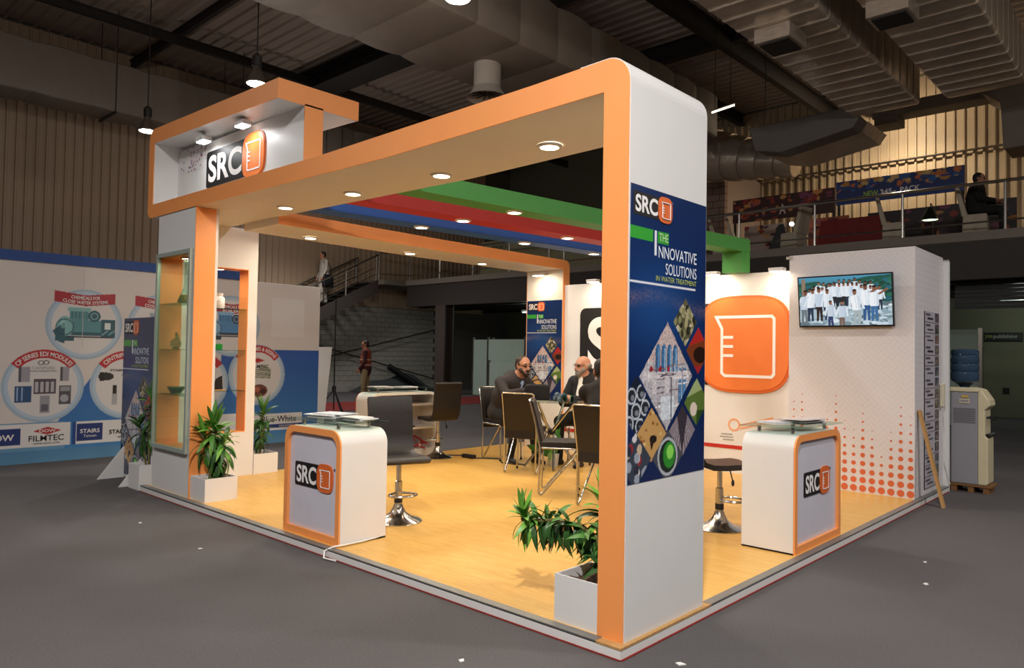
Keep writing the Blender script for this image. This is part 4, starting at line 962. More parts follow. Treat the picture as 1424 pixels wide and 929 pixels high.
def fig(x, yf, s, trousers, bend=0, arm=0):
    cv.poly([(x-.035*s, yf), (x-.012*s, yf), (x+.002*s, yf+.13*s), (x+.012*s, yf), (x+.036*s, yf), (x+.034*s, yf+.17*s), (x-.034*s, yf+.17*s)], trousers)
    cv.poly([(x-.044*s, yf+.16*s), (x+.044*s, yf+.16*s), (x+.05*s+bend, yf+.31*s), (x-.05*s+bend, yf+.31*s)], ['#e8f0f6', '#dfe6f0', '#f2f6fa', '#c9d6e4'][R.randint(4)])
    cv.line(x-.05*s+bend, yf+.29*s, x-.07*s, yf+.18*s, .022*s, '#dfe8f0'); cv.line(x+.05*s+bend, yf+.29*s, x+(.13 if arm else .07)*s, yf+(.34 if arm else .18)*s, .022*s, '#e2eaf2' if not arm else '#8a5c46')
    cv.ell(x+bend, yf+.350*s, .021*s, .030*s, ['#8a5c46', '#9c6c54', '#7a4e3c'][R.randint(3)]); cv.ell(x+bend, yf+.371*s, .022*s, .012*s, '#2a201c'); cv.line(x+bend, yf+.31*s, x, yf+.18*s, .004*s, '#b9c6d2'); cv.poly([(x+.02*s+bend, yf+.31*s), (x+.05*s+bend, yf+.31*s), (x+.044*s, yf+.16*s), (x+.018*s, yf+.16*s)], '#b4c4d6', .5)
for k in range(11): fig(.22+.055*k, .24+.02*R.rand()+(.03 if 3 < k < 8 else 0), .60, ['#2a3448', '#3a3030', '#22262e'][R.randint(3)])
for k in range(17): fig(.12+.046*k, .16+.02*R.rand()+(.03 if 4 < k < 12 else 0), .68, ['#2a3448', '#3a3030', '#22262e'][R.randint(3)])
for x, yf, s, c, b_, a in ((.05, .02, 1.0, '#6f7a80', .02, 0), (.12, .05, .95, '#22324c', .03, 0), (.22, .05, .98, '#2c1a1c', 0, 0), (.31, .06, .9, '#2a3a5c', 0, 0), (.72, .05, 1.02, '#2f5a8c', -.01, 1), (.80, .04, 1.0, '#3f6ea0', 0, 1)): fig(x, yf, s, c, b_, a)
fig(.62, .0, 1.02, '#a9b4b8', -.02, 0); fig(.34, -.03, .8, '#2c3a6c', .0, 0); fig(.46, -.05, .85, '#7a6258', .01, 0)
sheet_print('screen', cv, tvp(-1.232, 1.878, .0), (1, 0, 0), np.array(tvp(0, 2.415))-np.array(tvp(0, 1.878)) and (0, 0, 1) if False else tuple((np.array(tvp(0, 2.415))-np.array(tvp(0, 1.878)))/.537), SCREEN, t)
plk = thing('timber_plank', 'raw timber plank leaning against the side of the screen wall', 'plank', (.13, 5.52, 0))
obj('plank', MB().add([(.20, 5.49, 0), (.20, 5.56, 0), (.175, 5.49, 0), (.175, 5.56, 0), (-.03, 5.51, .98), (-.03, 5.58, .98), (-.055, 5.51, .98), (-.055, 5.58, .98)], [(0, 1, 3, 2), (4, 6, 7, 5), (0, 4, 5, 1), (2, 3, 7, 6), (0, 2, 6, 4), (1, 5, 7, 3)]), WOOD, plk)

# booth lamps
def downlight(x, y, z, label, power=P_DOWN, col=WARM, group='round recessed downlights of the booth'):
    t = thing('downlight', label, 'lamp', (x, y, z), group=group)
    obj('trim_ring', MB().lathe([(.085, .002), (.08, -.012), (.062, -.014)], 24, (x, y, z), cap=False), WHITE, t, smooth=True)
    obj('lens', MB().lathe([(.001, -.009), (.064, -.009)], 24, (x, y, z), cap=False), LEDWHITE, t)
    light('downlight_beam', 'AREA', (x, y, z-.02), power, col, t, .12)
for x, y, z, lab in ((-1.01, .6, 2.864, 'downlight under the long front beam, nearest the corner pillar'), (-2.11, .64, 2.85, 'second downlight from the corner pillar under the front beam'),
                     (-3.24, .63, 2.862, 'third downlight from the corner pillar under the front beam'), (-4.33, .62, 2.875, 'downlight under the front beam nearest the display pillar')):
    downlight(x, y, z, lab)
for y, z, lab in ((1.55, 2.8, 'nearest downlight under the orange left beam'), (3.02, 2.785, 'middle downlight under the orange left beam'), (4.34, 2.787, 'farthest downlight under the orange left beam')): downlight(-5.38, y, z, lab)
for off, nm in ((0, 'green'), (-.72, 'red'), (-1.38, 'blue')):
    for y, k in ((2.13, 'nearest'), (3.53, 'middle'), (4.65, 'farthest')):
        downlight(-1.95+off-(5.6-y)*.186-.13, y, 2.88-.0186*(y-1.57)-.001, f'{k} downlight under the {nm} beam', P_DOWN*(.8 if y < 4 else .45))
def arm_light(x, y0, y1, z, label):
    t = thing('arm_light', label, 'lamp', (x, y1, z), group='arm spotlights along the booth walls')
    obj('arm', MB().box(x-.015, x+.015, y1, y0, z, z+.015), STEEL, t)
    obj('head', MB().box(x-.09, x+.09, y1-.05, y1+.05, z-.03, z+.012), WHITE, t, bevel=.008); obj('lens', MB().box(x-.075, x+.075, y1-.04, y1+.04, z-.036, z-.029), LEDWHITE, t)
    light('arm_beam', 'AREA', (x, y1, z-.05), 2.6, WARM, t, .12, rot=(math.radians(20), 0, 0))
arm_light(-2.35, 5.62, 5.40, 2.56, 'arm spotlight above the left part of the orange badge'); arm_light(-1.52, 5.62, 5.40, 2.555, 'arm spotlight beside the corner of the screen wall')
arm_light(-3.25, 5.62, 5.40, 2.565, 'arm spotlight on the back wall hidden behind the corner pillar'); arm_light(-4.2, 5.62, 5.40, 2.57, 'arm spotlight at the left end of the back wall')
arm_light(-5.2, 5.576, 5.36, 2.72, 'arm spotlight on the rear pillar above its banner')

# counters
INNER = mat('lilac_white_panel', '#ccc9d4', .4)
def counter(name, label, loc, rz, w, d, h, logo=True, openback=False):
    t = local(thing(name, label, 'counter', loc, rz, group='rounded reception counters'))
    R_ = .115; o = rrect(-w/2, w/2, 0, h, R_, 6, (0, 0, 1, 1)); i_ = rrect(-w/2+.035, w/2-.035, 0, h-.035, R_-.035, 6, (0, 0, 1, 1))
    sh = MB(); n = len(o)
    for a, (oo, ii) in enumerate(zip(o, i_)): pass
    v = [(p[0], -d/2, p[1]) for p in o]+[(p[0], d/2, p[1]) for p in o]+[(p[0], -d/2, p[1]) for p in i_]+[(p[0], d/2, p[1]) for p in i_]
    f = []
    for a in range(1, n):
        b_ = (a+1) % n
        f += [(a, b_, n+b_, n+a), (2*n+a, 3*n+a, 3*n+b_, 2*n+b_), (n+a, n+b_, 3*n+b_, 3*n+a), (a, 2*n+a, 2*n+b_, b_)]
    f += [(0, n, 3*n, 2*n), (1, 2*n+1, 3*n+1, n+1)]
    # outline index 0 = bottom-left, 1 = bottom-right: leave the foot open
    f = [q for q in f if len(set(q)) == 4]
    sh.add(v, f); obj('shell', sh, WHITE, t, smooth=True, angle=30)
    k = .05; fo = rrect(-w/2, w/2, 0, h, R_, 6, (0, 0, 1, 1)); fi = rrect(-w/2+k, w/2-k, k*1.1, h-k, R_-.03, 6, (0, 0, 1, 1))
    fr = MB(); y0, y1 = -d/2-.012, -d/2+.001
    v = [(p[0], y0, p[1]) for p in fo]+[(p[0], y0, p[1]) for p in fi]+[(p[0], y1, p[1]) for p in fo]+[(p[0], y1+.02, p[1]) for p in fi]
    f = []
    for a in range(n):
        b_ = (a+1) % n; f += [(a, n+a, n+b_, b_), (a, b_, 2*n+b_, 2*n+a), (n+a, 3*n+a, 3*n+b_, n+b_)]
    fr.add(v, f); obj('orange_frame', fr, ORANGE, t)
    obj('front_panel', MB().box(-w/2+.036, w/2-.036, -d/2+.012, -d/2+.025, .0, h-.036), INNER, t)
    for x in (-w/2+.018, w/2-.018): obj('foot', MB().box(x-.018, x+.018, -d/2, d/2, -.0, .012), WHITE, t)
    if openback:
        obj('shelf', MB().box(-w/2+.03, w/2-.03, -d/2+.03, d/2-.02, h*.42, h*.42+.025), WHITE, t); obj('desk_board', MB().box(-w/2+.03, w/2-.03, -d/2+.02, d/2+.02, h-.19, h-.165), mat('grey_board', '#a89c92', .5), t)
        obj('bottom_board', MB().box(-w/2+.03, w/2-.03, -d/2+.03, d/2-.02, 0, .09), WHITE, t)
    else: obj('back_panel', MB().box(-w/2+.036, w/2-.036, d/2-.03, d/2-.01, 0, h-.036), WHITE, t)
    gx, gy = w/2-.02, d/2+.035
    obj('glass_top', MB().box(-gx, gx, -gy, gy, h+.045, h+.053), COUNTERGLASS, t)
    for sx in (-1, 1):
        for sy in (-1, 1): obj('standoff', MB().lathe([(.014, -.002), (.014, .046)], 10, (sx*(w/2-.15), sy*(d/2-.07), h)), CHROME, t, smooth=True)
    if logo: src_logo(t, (-.255, -d/2+.011, h*.43), (1, 0, 0), (0, 0, 1), .53, .215, True, False, .004)
    return t
counter('reception_counter', 'white rounded counter with orange frame at the front edge of the booth', (-2.935, .31, HP), 0, .775, .42, .845)
counter('reception_counter', 'white rounded counter with orange frame at the right edge by the screen wall', (-.285, 2.81, HP), math.pi/2, .95, .40, .87)
counter('reception_counter', 'open-backed white counter with shelves at the left edge of the booth', (-6.02, 3.38, HP), -math.pi/2, 1.14, .34, .89, False, True)
def brochures(spots, z, where, grp):
    cols = ['#d8d4d0', '#c8ccd2', '#e2ded8', '#b8c0c8', '#d0c4c0', '#dcd8cc']
    for i, (x, y, a, w, h, n) in enumerate(spots):
        t = thing('brochure_stack', f'{["larger pile", "small pile", "third pile"][i]} of printed brochures on the glass top of {where}', 'brochures', (x, y, z), a, group=grp); local(t)
        for k in range(n):
            dx = (k*.013*(1 if k % 2 else -1)); obj('brochure', MB().box(-w/2+dx, w/2+dx, -h/2+dx*.5, h/2+dx*.5, k*.009, k*.009+.007), mat('brochure_%d' % (k % 6), cols[k % 6], .4, var=.25, vscale=14), t, absolute=False)
brochures([(-3.1, .36, .25, .30, .21, 4), (-2.75, .40, .1, .22, .16, 3)], HP+.845+.056, 'the front counter', 'brochures on the front counter')
brochures([(-.34, 2.68, 1.2, .28, .2, 2), (-.22, 2.85, 1.4, .30, .21, 5)], HP+.87+.056, 'the right counter', 'brochures on the right counter')
brochures([(-6.04, 3.1, 1.5, .28, .2, 3), (-6.02, 3.5, 1.6, .3, .2, 2)], HP+.89+.056, 'the open-backed counter', 'brochures on the open counter')
# clutter on the open counter's shelves
t = thing('gift_bundle', 'tangled heap of red and white packets on the lower shelf of the open counter', 'packets', (-6.02, 3.4, HP+.09)); R = random.Random(3)
for k in range(26):
    x, y, z = -6.01+R.uniform(-.08, .1), 3.38+R.uniform(-.42, .42), HP+.10+R.uniform(0, .12); a = R.uniform(0, 3.1); e = R.uniform(-.3, .7)
    d = np.array([math.cos(a)*math.cos(e), math.sin(a)*math.cos(e), math.sin(e)])*.09
    obj('packet', MB().tube([(x-d[0], y-d[1], z-d[2]*.5), (x, y, z+.02), (x+d[0], y+d[1], z+d[2])], .013, 5), mat('packet_red', '#9c2430', .5) if k % 3 else PAPER, t)
solo('black_phone', MB().box(-5.98, -5.9, 3.45, 3.6, HP+.40, HP+.42), BLACK, 'small black phone on the middle shelf of the open counter', 'phone', bevel=.004)
solo('power_cable', MB().tube([(-5.6, 3.95, HP+.01), (-5.45, 4.1, HP+.01), (-5.2, 4.0, HP+.01), (-4.9, 4.25, HP+.01), (-4.6, 4.0, HP+.01), (-4.3, 4.1, HP+.01)], .009, 6), BLACK, 'black power cable trailing over the yellow floor to the table', 'cable')
solo('power_adapter', MB().box(-5.36, -5.14, 3.98, 4.06, HP+.0, HP+.05), BLACK, 'black power adapter on the yellow floor by the left man', 'adapter', bevel=.01)
solo('counter_cable', MB().tube([(-2.56, .5, HP+.012), (-2.53, .3, HP+.012), (-2.52, .12, HP+.015), (-2.53, .04, HP+.015), (-2.56, -.02, .05), (-2.52, -.05, .012), (-2.40, -.03, .012)], .007, 6), WHITE, 'thin white cable looping off the platform beside the front counter', 'cable')
# litter on the carpet
R = random.Random(12)
for k, (x, y) in enumerate(((-.55, -.55), (.23, .18), (-3.4, -.55), (-4.55, -.55), (.75, 2.5), (-.1, -.35), (.6, 3.1))):
    s_ = R.uniform(.016, .03); a = R.uniform(0, 3)
    solo('paper_scrap', MB().prism([(x+s_*math.cos(a), y+s_*math.sin(a)), (x+s_*.8*math.cos(a+1.6), y+s_*.6*math.sin(a+1.6)), (x+s_*math.cos(a+3), y+s_*.8*math.sin(a+3.2)), (x+s_*.5*math.cos(a+4.5), y+s_*.9*math.sin(a+4.6))], 'z', .001, .006), PAPER,
         ('tiny white paper scrap before the front edge near the corner planter', 'larger white paper scrap by the corner of the platform', 'tiny white paper scrap on the carpet below the front counter', 'tiny white paper scrap on the carpet at the lower left', 'tiny white paper scrap on the right aisle carpet, nearer one', 'tiny white paper scrap just off the platform front edge', 'tiny white paper scrap on the right aisle carpet, farther one')[k], 'paper scrap', group='paper scraps on the hall carpet')

# free-standing banner outside the left end
t = thing('standing_banner', 'free-standing blue banner with a white triangular foot left of the display pillar', 'banner', (-6.72, .2, 0))
obj('board', MB().box(-7.16, -6.28, .2, .23, .02, 1.84), WHITE, t)
banner_art(t, (-7.16, .2, .04), (1, 0, 0), (0, 0, 1), .88, 1.80, 110)
for x in (-7.05, -6.4): obj('foot', MB().prism([(-.08, 0), (.5, 0), (.24, .35), (.19, .35)], 'x', x-.01, x+.01), WHITE, t)

# neighbour's backdrop
XB = -8.85
t = thing('neighbour_backdrop', 'white and blue backdrop of the next booth printed with product circles', 'backdrop', (XB, 1, 0)); NB = t
for k in range(6): obj('panel', MB().box(XB-.05, XB-.002, -2.2+k*1.02, -2.2+(k+1)*1.02-.006, 0, 2.58), WHITE, t)
obj('fascia', MB().box(XB-.07, XB+.02, -2.2, 2.6, 2.58, 2.71), mat('navy_fascia', '#1d3f7c', .5), t)
Y0 = -2.2; Wd = 6.11; Hh = 2.57
cv = Canvas(Wd, Hh, 135, '#c3bab4')
def X_(y): return y-Y0
wave = .48+.0*cv.X
bx = cv.X+Y0
edge = np.where(bx < .0, .50+.03*np.sin(bx*2), np.where(bx < .55, .5+(bx)*1.5, np.where(bx < 2.2, 1.33+.12*np.sin((bx-.55)*2), 1.50)))
m = cv.Y < edge
cv.vgrad(.0, 1.5, '#3f78a6', '#1d4a92', m)
cv.put((cv.Y < .52) & (bx < .1), '#5b86a4'); cv.vgrad(0, .18, '#52809e', '#47749a', cv.Y < .16)
def circle(y, z, r, ring=.075, k=1.0):
    cv.ell(X_(y), z, r*k, r, '#93a5b5'); cv.ell(X_(y), z, (r-ring*.45)*k, r-ring*.45, '#a2b3c2'); cv.ell(X_(y), z, (r-ring)*k, r-ring, '#c6c1be')
def ribbon_arc(y, z, r0, r1, a0, a1, col='#a8222a'):
    d = np.hypot(cv.X-X_(y), cv.Y-z); an = np.degrees(np.arctan2(cv.X-X_(y), cv.Y-z)); cv.put((d > r0) & (d < r1) & (an > a0) & (an < a1), col)
C1, C2, C3, C4, C5 = (.30, 1.80, .47), (-.16, .985, .47), (.85, .985, .47), (1.3, 1.80, .47), (2.80, 1.10, .48)
for c in (C1, C4, (2.35, 1.86, .47)): circle(*c)
for c in (C2, C3, C5, (1.85, .985, .47)): circle(*c)
for c in (C1, C4, (2.35, 1.86, .47)):
    yy = c[0]; cv.poly([(X_(yy-.37), 2.235), (X_(yy), 2.19), (X_(yy+.37), 2.235), (X_(yy+.37), 2.09), (X_(yy), 2.045), (X_(yy-.37), 2.09)], '#9a2430')
for c in (C2, C3, C5, (1.85, .985, .47)): ribbon_arc(c[0], c[1], .36, .47, -52, 52)
def P2(y, z): return (X_(y), z)
# chiller picture in the first circle
def machine(y, z, s, c):
    cv.rect(X_(y-.18*s), z-.07*s, X_(y+.22*s), z+.09*s, c[0]); cv.rect(X_(y-.18*s), z-.10*s, X_(y+.22*s), z-.06*s, c[1])
    cv.ell(X_(y-.20*s), z-.0*s, .09*s, .13*s, c[2]); cv.rect(X_(y-.30*s), z-.17*s, X_(y-.1*s), z-.11*s, c[1]); cv.poly([P2(y-.33*s, z-.05*s), P2(y-.2*s, z+.06*s), P2(y-.2*s, z-.2*s), P2(y-.26*s, z-.18*s)], c[1])
    cv.rect(X_(y-.15*s), z+.09*s, X_(y+.06*s), z+.22*s, c[0]); cv.rect(X_(y-.17*s), z+.19*s, X_(y+.08*s), z+.24*s, c[2]); cv.ell(X_(y+.12*s), z+.14*s, .07*s, .07*s, c[1]); cv.rect(X_(y+.2*s), z-.12*s, X_(y+.36*s), z+.1*s, c[1]); cv.rect(X_(y+.24*s), z-.02*s, X_(y+.31*s), z+.06*s, '#c9cfcc')
def detail(y, z, s, hi, lo):
    for k in range(9): cv.rect(X_(y-.18*s), z+.085*s-k*.018*s, X_(y+.22*s), z+.085*s-(k+1)*.018*s, hi if k in (1, 2) else lo, .45 if k in (1, 2) else .05*k)
    for k in range(5): cv.rect(X_(y-.13*s+k*.04*s), z+.1*s, X_(y-.12*s+k*.04*s), z+.19*s, lo, .5)
    for k in range(6): cv.ell(X_(y+.22*s+.025*s*k), z-.08*s+.02*s*(k % 3), .012*s, .012*s, hi, .6)
    cv.ring(X_(y-.20*s), z, .085*s, .10*s, lo, .7); cv.ell(X_(y-.22*s), z+.03*s, .03*s, .05*s, hi, .5); cv.rect(X_(y-.18*s), z-.125*s, X_(y+.34*s), z-.105*s, '#2a3036', .8); cv.ring(X_(y+.12*s), z+.14*s, .03*s, .045*s, hi, .6)
machine(.28, 1.76, 1.1, ('#4f8288', '#2c5560', '#74a4a6')); machine(1.3, 1.76, 1.0, ('#6a7a84', '#3c4650', '#8c9aa2')); machine(2.3, 1.82, 1.05, ('#4a7fae', '#2a3a4c', '#7aa6c8'))
detail(.28, 1.76, 1.1, '#9cc4c4', '#1f4048'); detail(1.3, 1.76, 1.0, '#b0bcc4', '#2c343c'); detail(2.3, 1.82, 1.05, '#9cc4e4', '#1c2a3c')
for (ya_, zb, yb_, za) in ((-.445, 1.04, -.32, 1.234), (.02, 1.05, .13, 1.235)): cv.rect(X_(ya_), zb, X_(yb_), za, '#8e8a92'); cv.rect(X_(ya_), zb, X_(ya_+.03), za, '#4a4850')
cv.rect(X_(-.275), .885, X_(-.02), 1.08, '#4a4248'); 
for k in range(4): cv.rect(X_(-.26+k*.06), .905, X_(-.22+k*.06), 1.04, '#a9a4aa')
cv.rect(X_(-.48), .78, X_(-.295), .99, '#27456c'); cv.rect(X_(-.41), .80, X_(-.395), .97, '#8aa4c0'); cv.rect(X_(-.46), .80, X_(-.445), .97, '#8aa4c0'); cv.rect(X_(-.2), .64, X_(-.085), .86, '#8a8890'); cv.rect(X_(-.185), .66, X_(-.1), .75, '#5a5862')
cv.rect(X_(.015), .74, X_(.155), .99, '#4c4c50'); cv.ell(X_(.08), .82, .05, .05, '#9a9aa0'); cv.rect(X_(.03), .91, X_(.14), .97, '#8c8c90')
cv.ell(X_(-.2), 1.285, .035, .03, '#2a2a30'); cv.ell(X_(-.2), 1.285, .024, .019, '#c6c1be'); cv.ell(X_(-.14), 1.29, .035, .03, '#2a2a30'); cv.ell(X_(-.14), 1.29, .024, .019, '#c6c1be')
cv.ell(X_(.58), 1.1, .1, .055, '#26242a'); cv.rect(X_(.5), 1.04, X_(.56), 1.16, '#17161a'); cv.rect(X_(.66), .71, X_(.73), .86, '#9a9a9c'); cv.rect(X_(.67), .86, X_(.72), .98, '#1c1b20'); cv.ell(X_(.85), 1.12, .07, .04, '#8a8a8e'); cv.rect(X_(.95), .75, X_(1.05), .95, '#2a3a5c')
for k in range(7): cv.line(X_(2.68+.03*k), 1.07+.028*k, X_(3.02), 1.05+.022*k, .018, ['#6f7a52', '#8a8468', '#4c5a3c'][k % 3])
cv.ell(X_(2.84), .85, .14, .10, '#6a3a2c'); cv.ell(X_(2.80), .87, .05, .04, '#a05a44'); cv.ell(X_(2.9), .84, .05, .04, '#3c1c18')
# brand strips
for (ya_, yb_) in ((-1.6, .165), (.2, 1.5), (1.6, 2.6), (2.7, 3.62)):
    cv.rect(X_(ya_), .205, X_(yb_), .50 if yb_ < 3 else .47, '#cbc7c4')
cv.rect(X_(-.9), .24, X_(-.4), .45, '#1c2f66'); cv.rect(X_(.24), .24, X_(.56), .47, '#1c2f66'); cv.rect(X_(.19), .205, X_(.235), .50, '#1c3f7c'); cv.rect(X_(2.72), .24, X_(3.62), .30, '#1d2f66')
cv.poly([P2(-.27, .405), P2(-.1, .455), P2(.06, .405), P2(-.1, .355)], '#a8222a'); cv.poly([P2(2.68, 1.33), P2(2.8, 1.37), P2(2.92, 1.33), P2(2.8, 1.29)], '#a8222a')
# plain pale square where the code sticker is
cv.rect(X_(3.02), 1.72, X_(3.62), 2.34, '#c9c3c0')
cv.rect(X_(.272), 1.5, X_(.278), 2.57, '#aca6a4'); cv.rect(X_(2.945), .2, X_(2.952), 2.57, '#b3adab')
sheet_print('printed_graphics', cv, (XB, Y0, .0), (0, 1, 0), (0, 0, 1), PRINT, t)
YD, ZD = (0, 1, 0), (0, 0, 1); PW = mat('dull_white_print', '#d6d0cc', .5); DK = mat('dark_print', '#1c1a1e', .5); DKB = mat('navy_print', '#1c2a5c', .5); RD = mat('crimson_print', '#a8222a', .5)
def bt(s_, y, z, w, h, m=PW, bold=.02, arc=None): text(s_, (XB, y-w/2, z), YD, ZD, w, h, m, NB, bold, arc=arc, lift=.006)
bt('CHEMICALS FOR', .30, 2.130, .36, .045, arc=-1.5); bt('CLOSE WATER SYSTEMS', .30, 2.068, .56, .045, arc=-1.5)
bt('CHEMICALS FOR', 1.28, 2.13, .36, .045, arc=-1.5); bt('COOLING TOWERS', 1.28, 2.068, .45, .045, arc=-1.5); bt('CHEMICALS FOR', 2.35, 2.13, .4, .045, arc=-1.5); bt('BOILERS', 2.35, 2.068, .3, .045, arc=-1.5)
bt('CP SERIES EDI MODULES', C2[0], C2[1]+.385, .66, .06, PW, .02, arc=.385); bt('CENTRIFUGAL PUMPS', C3[0], C3[1]+.385, .62, .06, PW, .02, arc=.385); bt('MEMBRANES & RESINS', C5[0], C5[1]+.385, .64, .06, PW, .02, arc=.385)
bt('CANPURE', -.17, 1.20, .26, .04, mat('grey_print'), .0); bt('www.canpure.com', -.17, 1.165, .3, .02, DK, 0)
bt('DOW', -.1, .385, .19, .04, PW); bt('FILMTEC', -.11, .275, .40, .075, DK, .008); bt('www.dow.com', -.11, .235, .3, .028, DK, 0); bt('DOW', -.62, .3, .3, .08, PW)
bt('STAIRS', .40, .345, .24, .055, PW); bt('Taiwan', .40, .29, .16, .035, PW, 0); bt('STAIRS', .76, .31, .24, .06, DK, .03); bt('www', .80, .25, .1, .028, DK, 0)
bt('FILMTEC', 2.84, 1.21, .3, .05, DK); bt('www.dow.com', 2.84, 1.175, .2, .022, DK, 0); bt('Blue-White', 3.2, .335, .62, .10, DK, .01); bt('INDUSTRIES, LTD.', 3.38, .25, .36, .035, PW, 0); bt('STAIRS', .72, 1.17, .18, .03, DK)
# leaning board and tripod behind the neighbour's booth
solo('slanted_board', MB().prism([(4.28, .0), (4.42, .0), (4.58, 1.57), (4.24, 1.57)], 'x', -9.5, -9.46), WHITE, 'white slanted board standing behind the end of the blue backdrop', 'board')
t = thing('tripod_stand', 'thin black tripod stand behind the blue backdrop', 'tripod', (-10.3, 5.2, 0))
for a in (0, 2.1, 4.2): obj('leg', MB().tube([(-10.3, 5.2, .75), (-10.3+.55*math.cos(a), 5.2+.55*math.sin(a), .01)], .014, 6), BLACK, t)
obj('mast', MB().tube([(-10.3, 5.2, .35), (-10.3, 5.2, 2.5)], .014, 6), BLACK, t); obj('hub', MB().lathe([(.04, .7), (.04, .82)], 10, (-10.3, 5.2, 0)), BLACK, t)
# ================================================================== FURNITURE
def make_chair(label):
    t = local(thing('dining_chair', label, 'chair', (0, 0, HP), 0, group='black chrome-framed chairs around the glass table'))
    w = .2
    for sx in (-1, 1):
        x = sx*w
        obj('side_frame', MB().tube([(x, -.315, .955), (x, -.27, .80), (x, -.205, .50), (x, -.215, .05), (x, -.215, .02), (x, -.19, .012), (x, -.165, .03), (x, .19, .455), (x, .215, .475), (x, .195, .485), (x, -.19, .485)], .0105, 8), CHROME, t, smooth=True, angle=60)
        lg = obj('front_leg', MB().tube([(x*.82, .17, .47), (x*.86, .185, .02)], .011, 8), CHROME, t, smooth=True)
        obj('rubber_tip', MB().lathe([(.014, 0), (.014, .03)], 8, (x*.86, .185, .0)), BLACK, lg)
    obj('top_bar', MB().tube([(-w, -.315, .955), (-w+.02, -.32, .972), (w-.02, -.32, .972), (w, -.315, .955)], .0105, 8), CHROME, t, smooth=True)
    obj('seat', MB().prism([(-.205, .49), (.2, .49), (.235, .515), (.235, .535), (.2, .55), (-.205, .55)], 'x', -w+.005, w-.005), LEATHER, t, bevel=.012)
    obj('backrest', MB().prism([(-.225, .42), (-.185, .42), (-.18, .55), (-.285, .95), (-.305, .965), (-.328, .955), (-.222, .52)], 'x', -w+.012, w-.012), LEATHER, t, bevel=.01)
    return t
CH = (((-3.965, 3.743), .395, 'black chair with its back squarely to the camera in front of the table'), ((-2.79, 2.98), -.946, 'empty black chair seen from the side, facing right'),
      ((-2.10, 2.82), .138, 'black chair beside the corner pillar with a dark-haired person on it'), ((-4.9, 4.33), -1.774, 'black chair under the man in the grey jacket'),
      ((-3.93, 4.93), 3.24, 'black chair under the grey-bearded man'))
ch0 = make_chair(CH[0][2])
for i, ((x, y), rz, lab) in enumerate(CH):
    o = ch0 if i == 0 else copy_tree(ch0)
    o.location = Vector((x, y, HP))*U; o.rotation_euler = (0, 0, rz); o['label'] = lab

def make_stool(label, loc, rz):
    t = local(thing('bar_stool', label, 'stool', loc, rz, group='black bar stools on chrome pedestals'))
    obj('pedestal_base', MB().lathe([(.205, 0), (.205, .008), (.19, .018), (.12, .04), (.07, .075), (.045, .12), (.036, .15)], 28, (0, 0, 0)), CHROME, t, smooth=True)
    obj('column', MB().lathe([(.032, .14), (.032, .34), (.022, .345), (.022, .52)], 16, (0, 0, 0)), CHROME, t, smooth=True)
    obj('collar', MB().lathe([(.036, .16), (.036, .21)], 14, (0, 0, 0)), BLACK, t, smooth=True)
    pts = [(-.03, .0, .24), (-.1, .06, .24)]+[(-.12*math.cos(a), .11+.09*math.sin(a), .24) for a in [math.pi*k/8 for k in range(9)]]+[(.1, .06, .24), (.03, 0, .24)]
    obj('foot_ring', MB().tube(pts, .011, 8), CHROME, t, smooth=True)
    obj('mount_plate', MB().box(-.09, .09, -.09, .09, .515, .53), BLACK, t)
    lv = obj('lever', MB().tube([(.03, .02, .52), (.13, .05, .50), (.17, .06, .42)], .006, 6), BLACK, t); obj('lever_grip', MB().ball((.17, .06, .41), (.014, .014, .03), 8), BLACK, lv)
    path = [(.235, .535), (.22, .555), (.15, .565), (.0, .555), (-.1, .555), (-.165, .575), (-.2, .63), (-.215, .72), (-.23, .9), (-.255, 1.03), (-.262, 1.045)]
    th = .045; out = []
    P = [np.array(p) for p in path]
    for i in range(len(P)):
        d = P[min(i+1, len(P)-1)]-P[max(i-1, 0)]; d /= np.linalg.norm(d); out.append(P[i]+np.array([d[1], -d[0]])*(-th if True else th))
    poly = [tuple(p) for p in P]+[tuple(p) for p in reversed(out)]
    obj('seat_shell', MB().prism(poly, 'x', -.2, .2), LEATHER, t, bevel=.012, smooth=True, angle=50)
    return t
make_stool('black bar stool behind the front counter, turned to the right', (-2.91, .93, HP), -1.907)
make_stool('black bar stool with its back turned, drawn up to the open-backed counter', (-5.56, 3.72, HP), 1.35)
make_stool('black bar stool half hidden by the corner pillar, behind the right counter', (-.87, 2.73, HP), -.82)

# glass table
TX, TY = -3.95, 4.22
t = thing('glass_table', 'round glass table on crossed chrome legs where the men sit', 'table', (TX, TY, HP))
obj('glass_top', MB().lathe([(.45, .845), (.455, .85), (.455, .856), (.45, .86)], 40, (TX, TY, HP)), glass('table_glass', '#e8f1ed'), t, smooth=True)
for k in range(4):
    a = math.pi/4+k*math.pi/2; b_ = a+math.pi*.8
    obj('leg', MB().tube([(TX+.34*math.cos(a), TY+.34*math.sin(a), HP+.012), (TX+.03*math.cos(a+1.2), TY+.03*math.sin(a+1.2), HP+.45), (TX+.33*math.cos(b_), TY+.33*math.sin(b_), HP+.843)], .016, 8), CHROME, t, smooth=True)
obj('hub', MB().lathe([(.05, .42), (.055, .45), (.05, .48)], 14, (TX, TY, HP)), BLACK, t, smooth=True)
t = thing('black_handbag', 'soft black bag standing on the glass table', 'bag', (-4.03, 4.02, HP+.862))
obj('bag_body', MB().prism(rrect(-.16, .16, 0, .2, .05, 4), 'y', -.06, .06), mat('matte_black_cloth', '#121012', .8, bump=.3, bscale=30), t, bevel=.02, absolute=False, loc=(0, 0, 0), rot=(0, 0, .75))
obj('handle', MB().tube([(-.07, 0, .19), (-.06, 0, .24), (0, 0, .26), (.06, 0, .24), (.07, 0, .19)], .01, 6), BLACK, t, absolute=False, rot=(0, 0, .75))
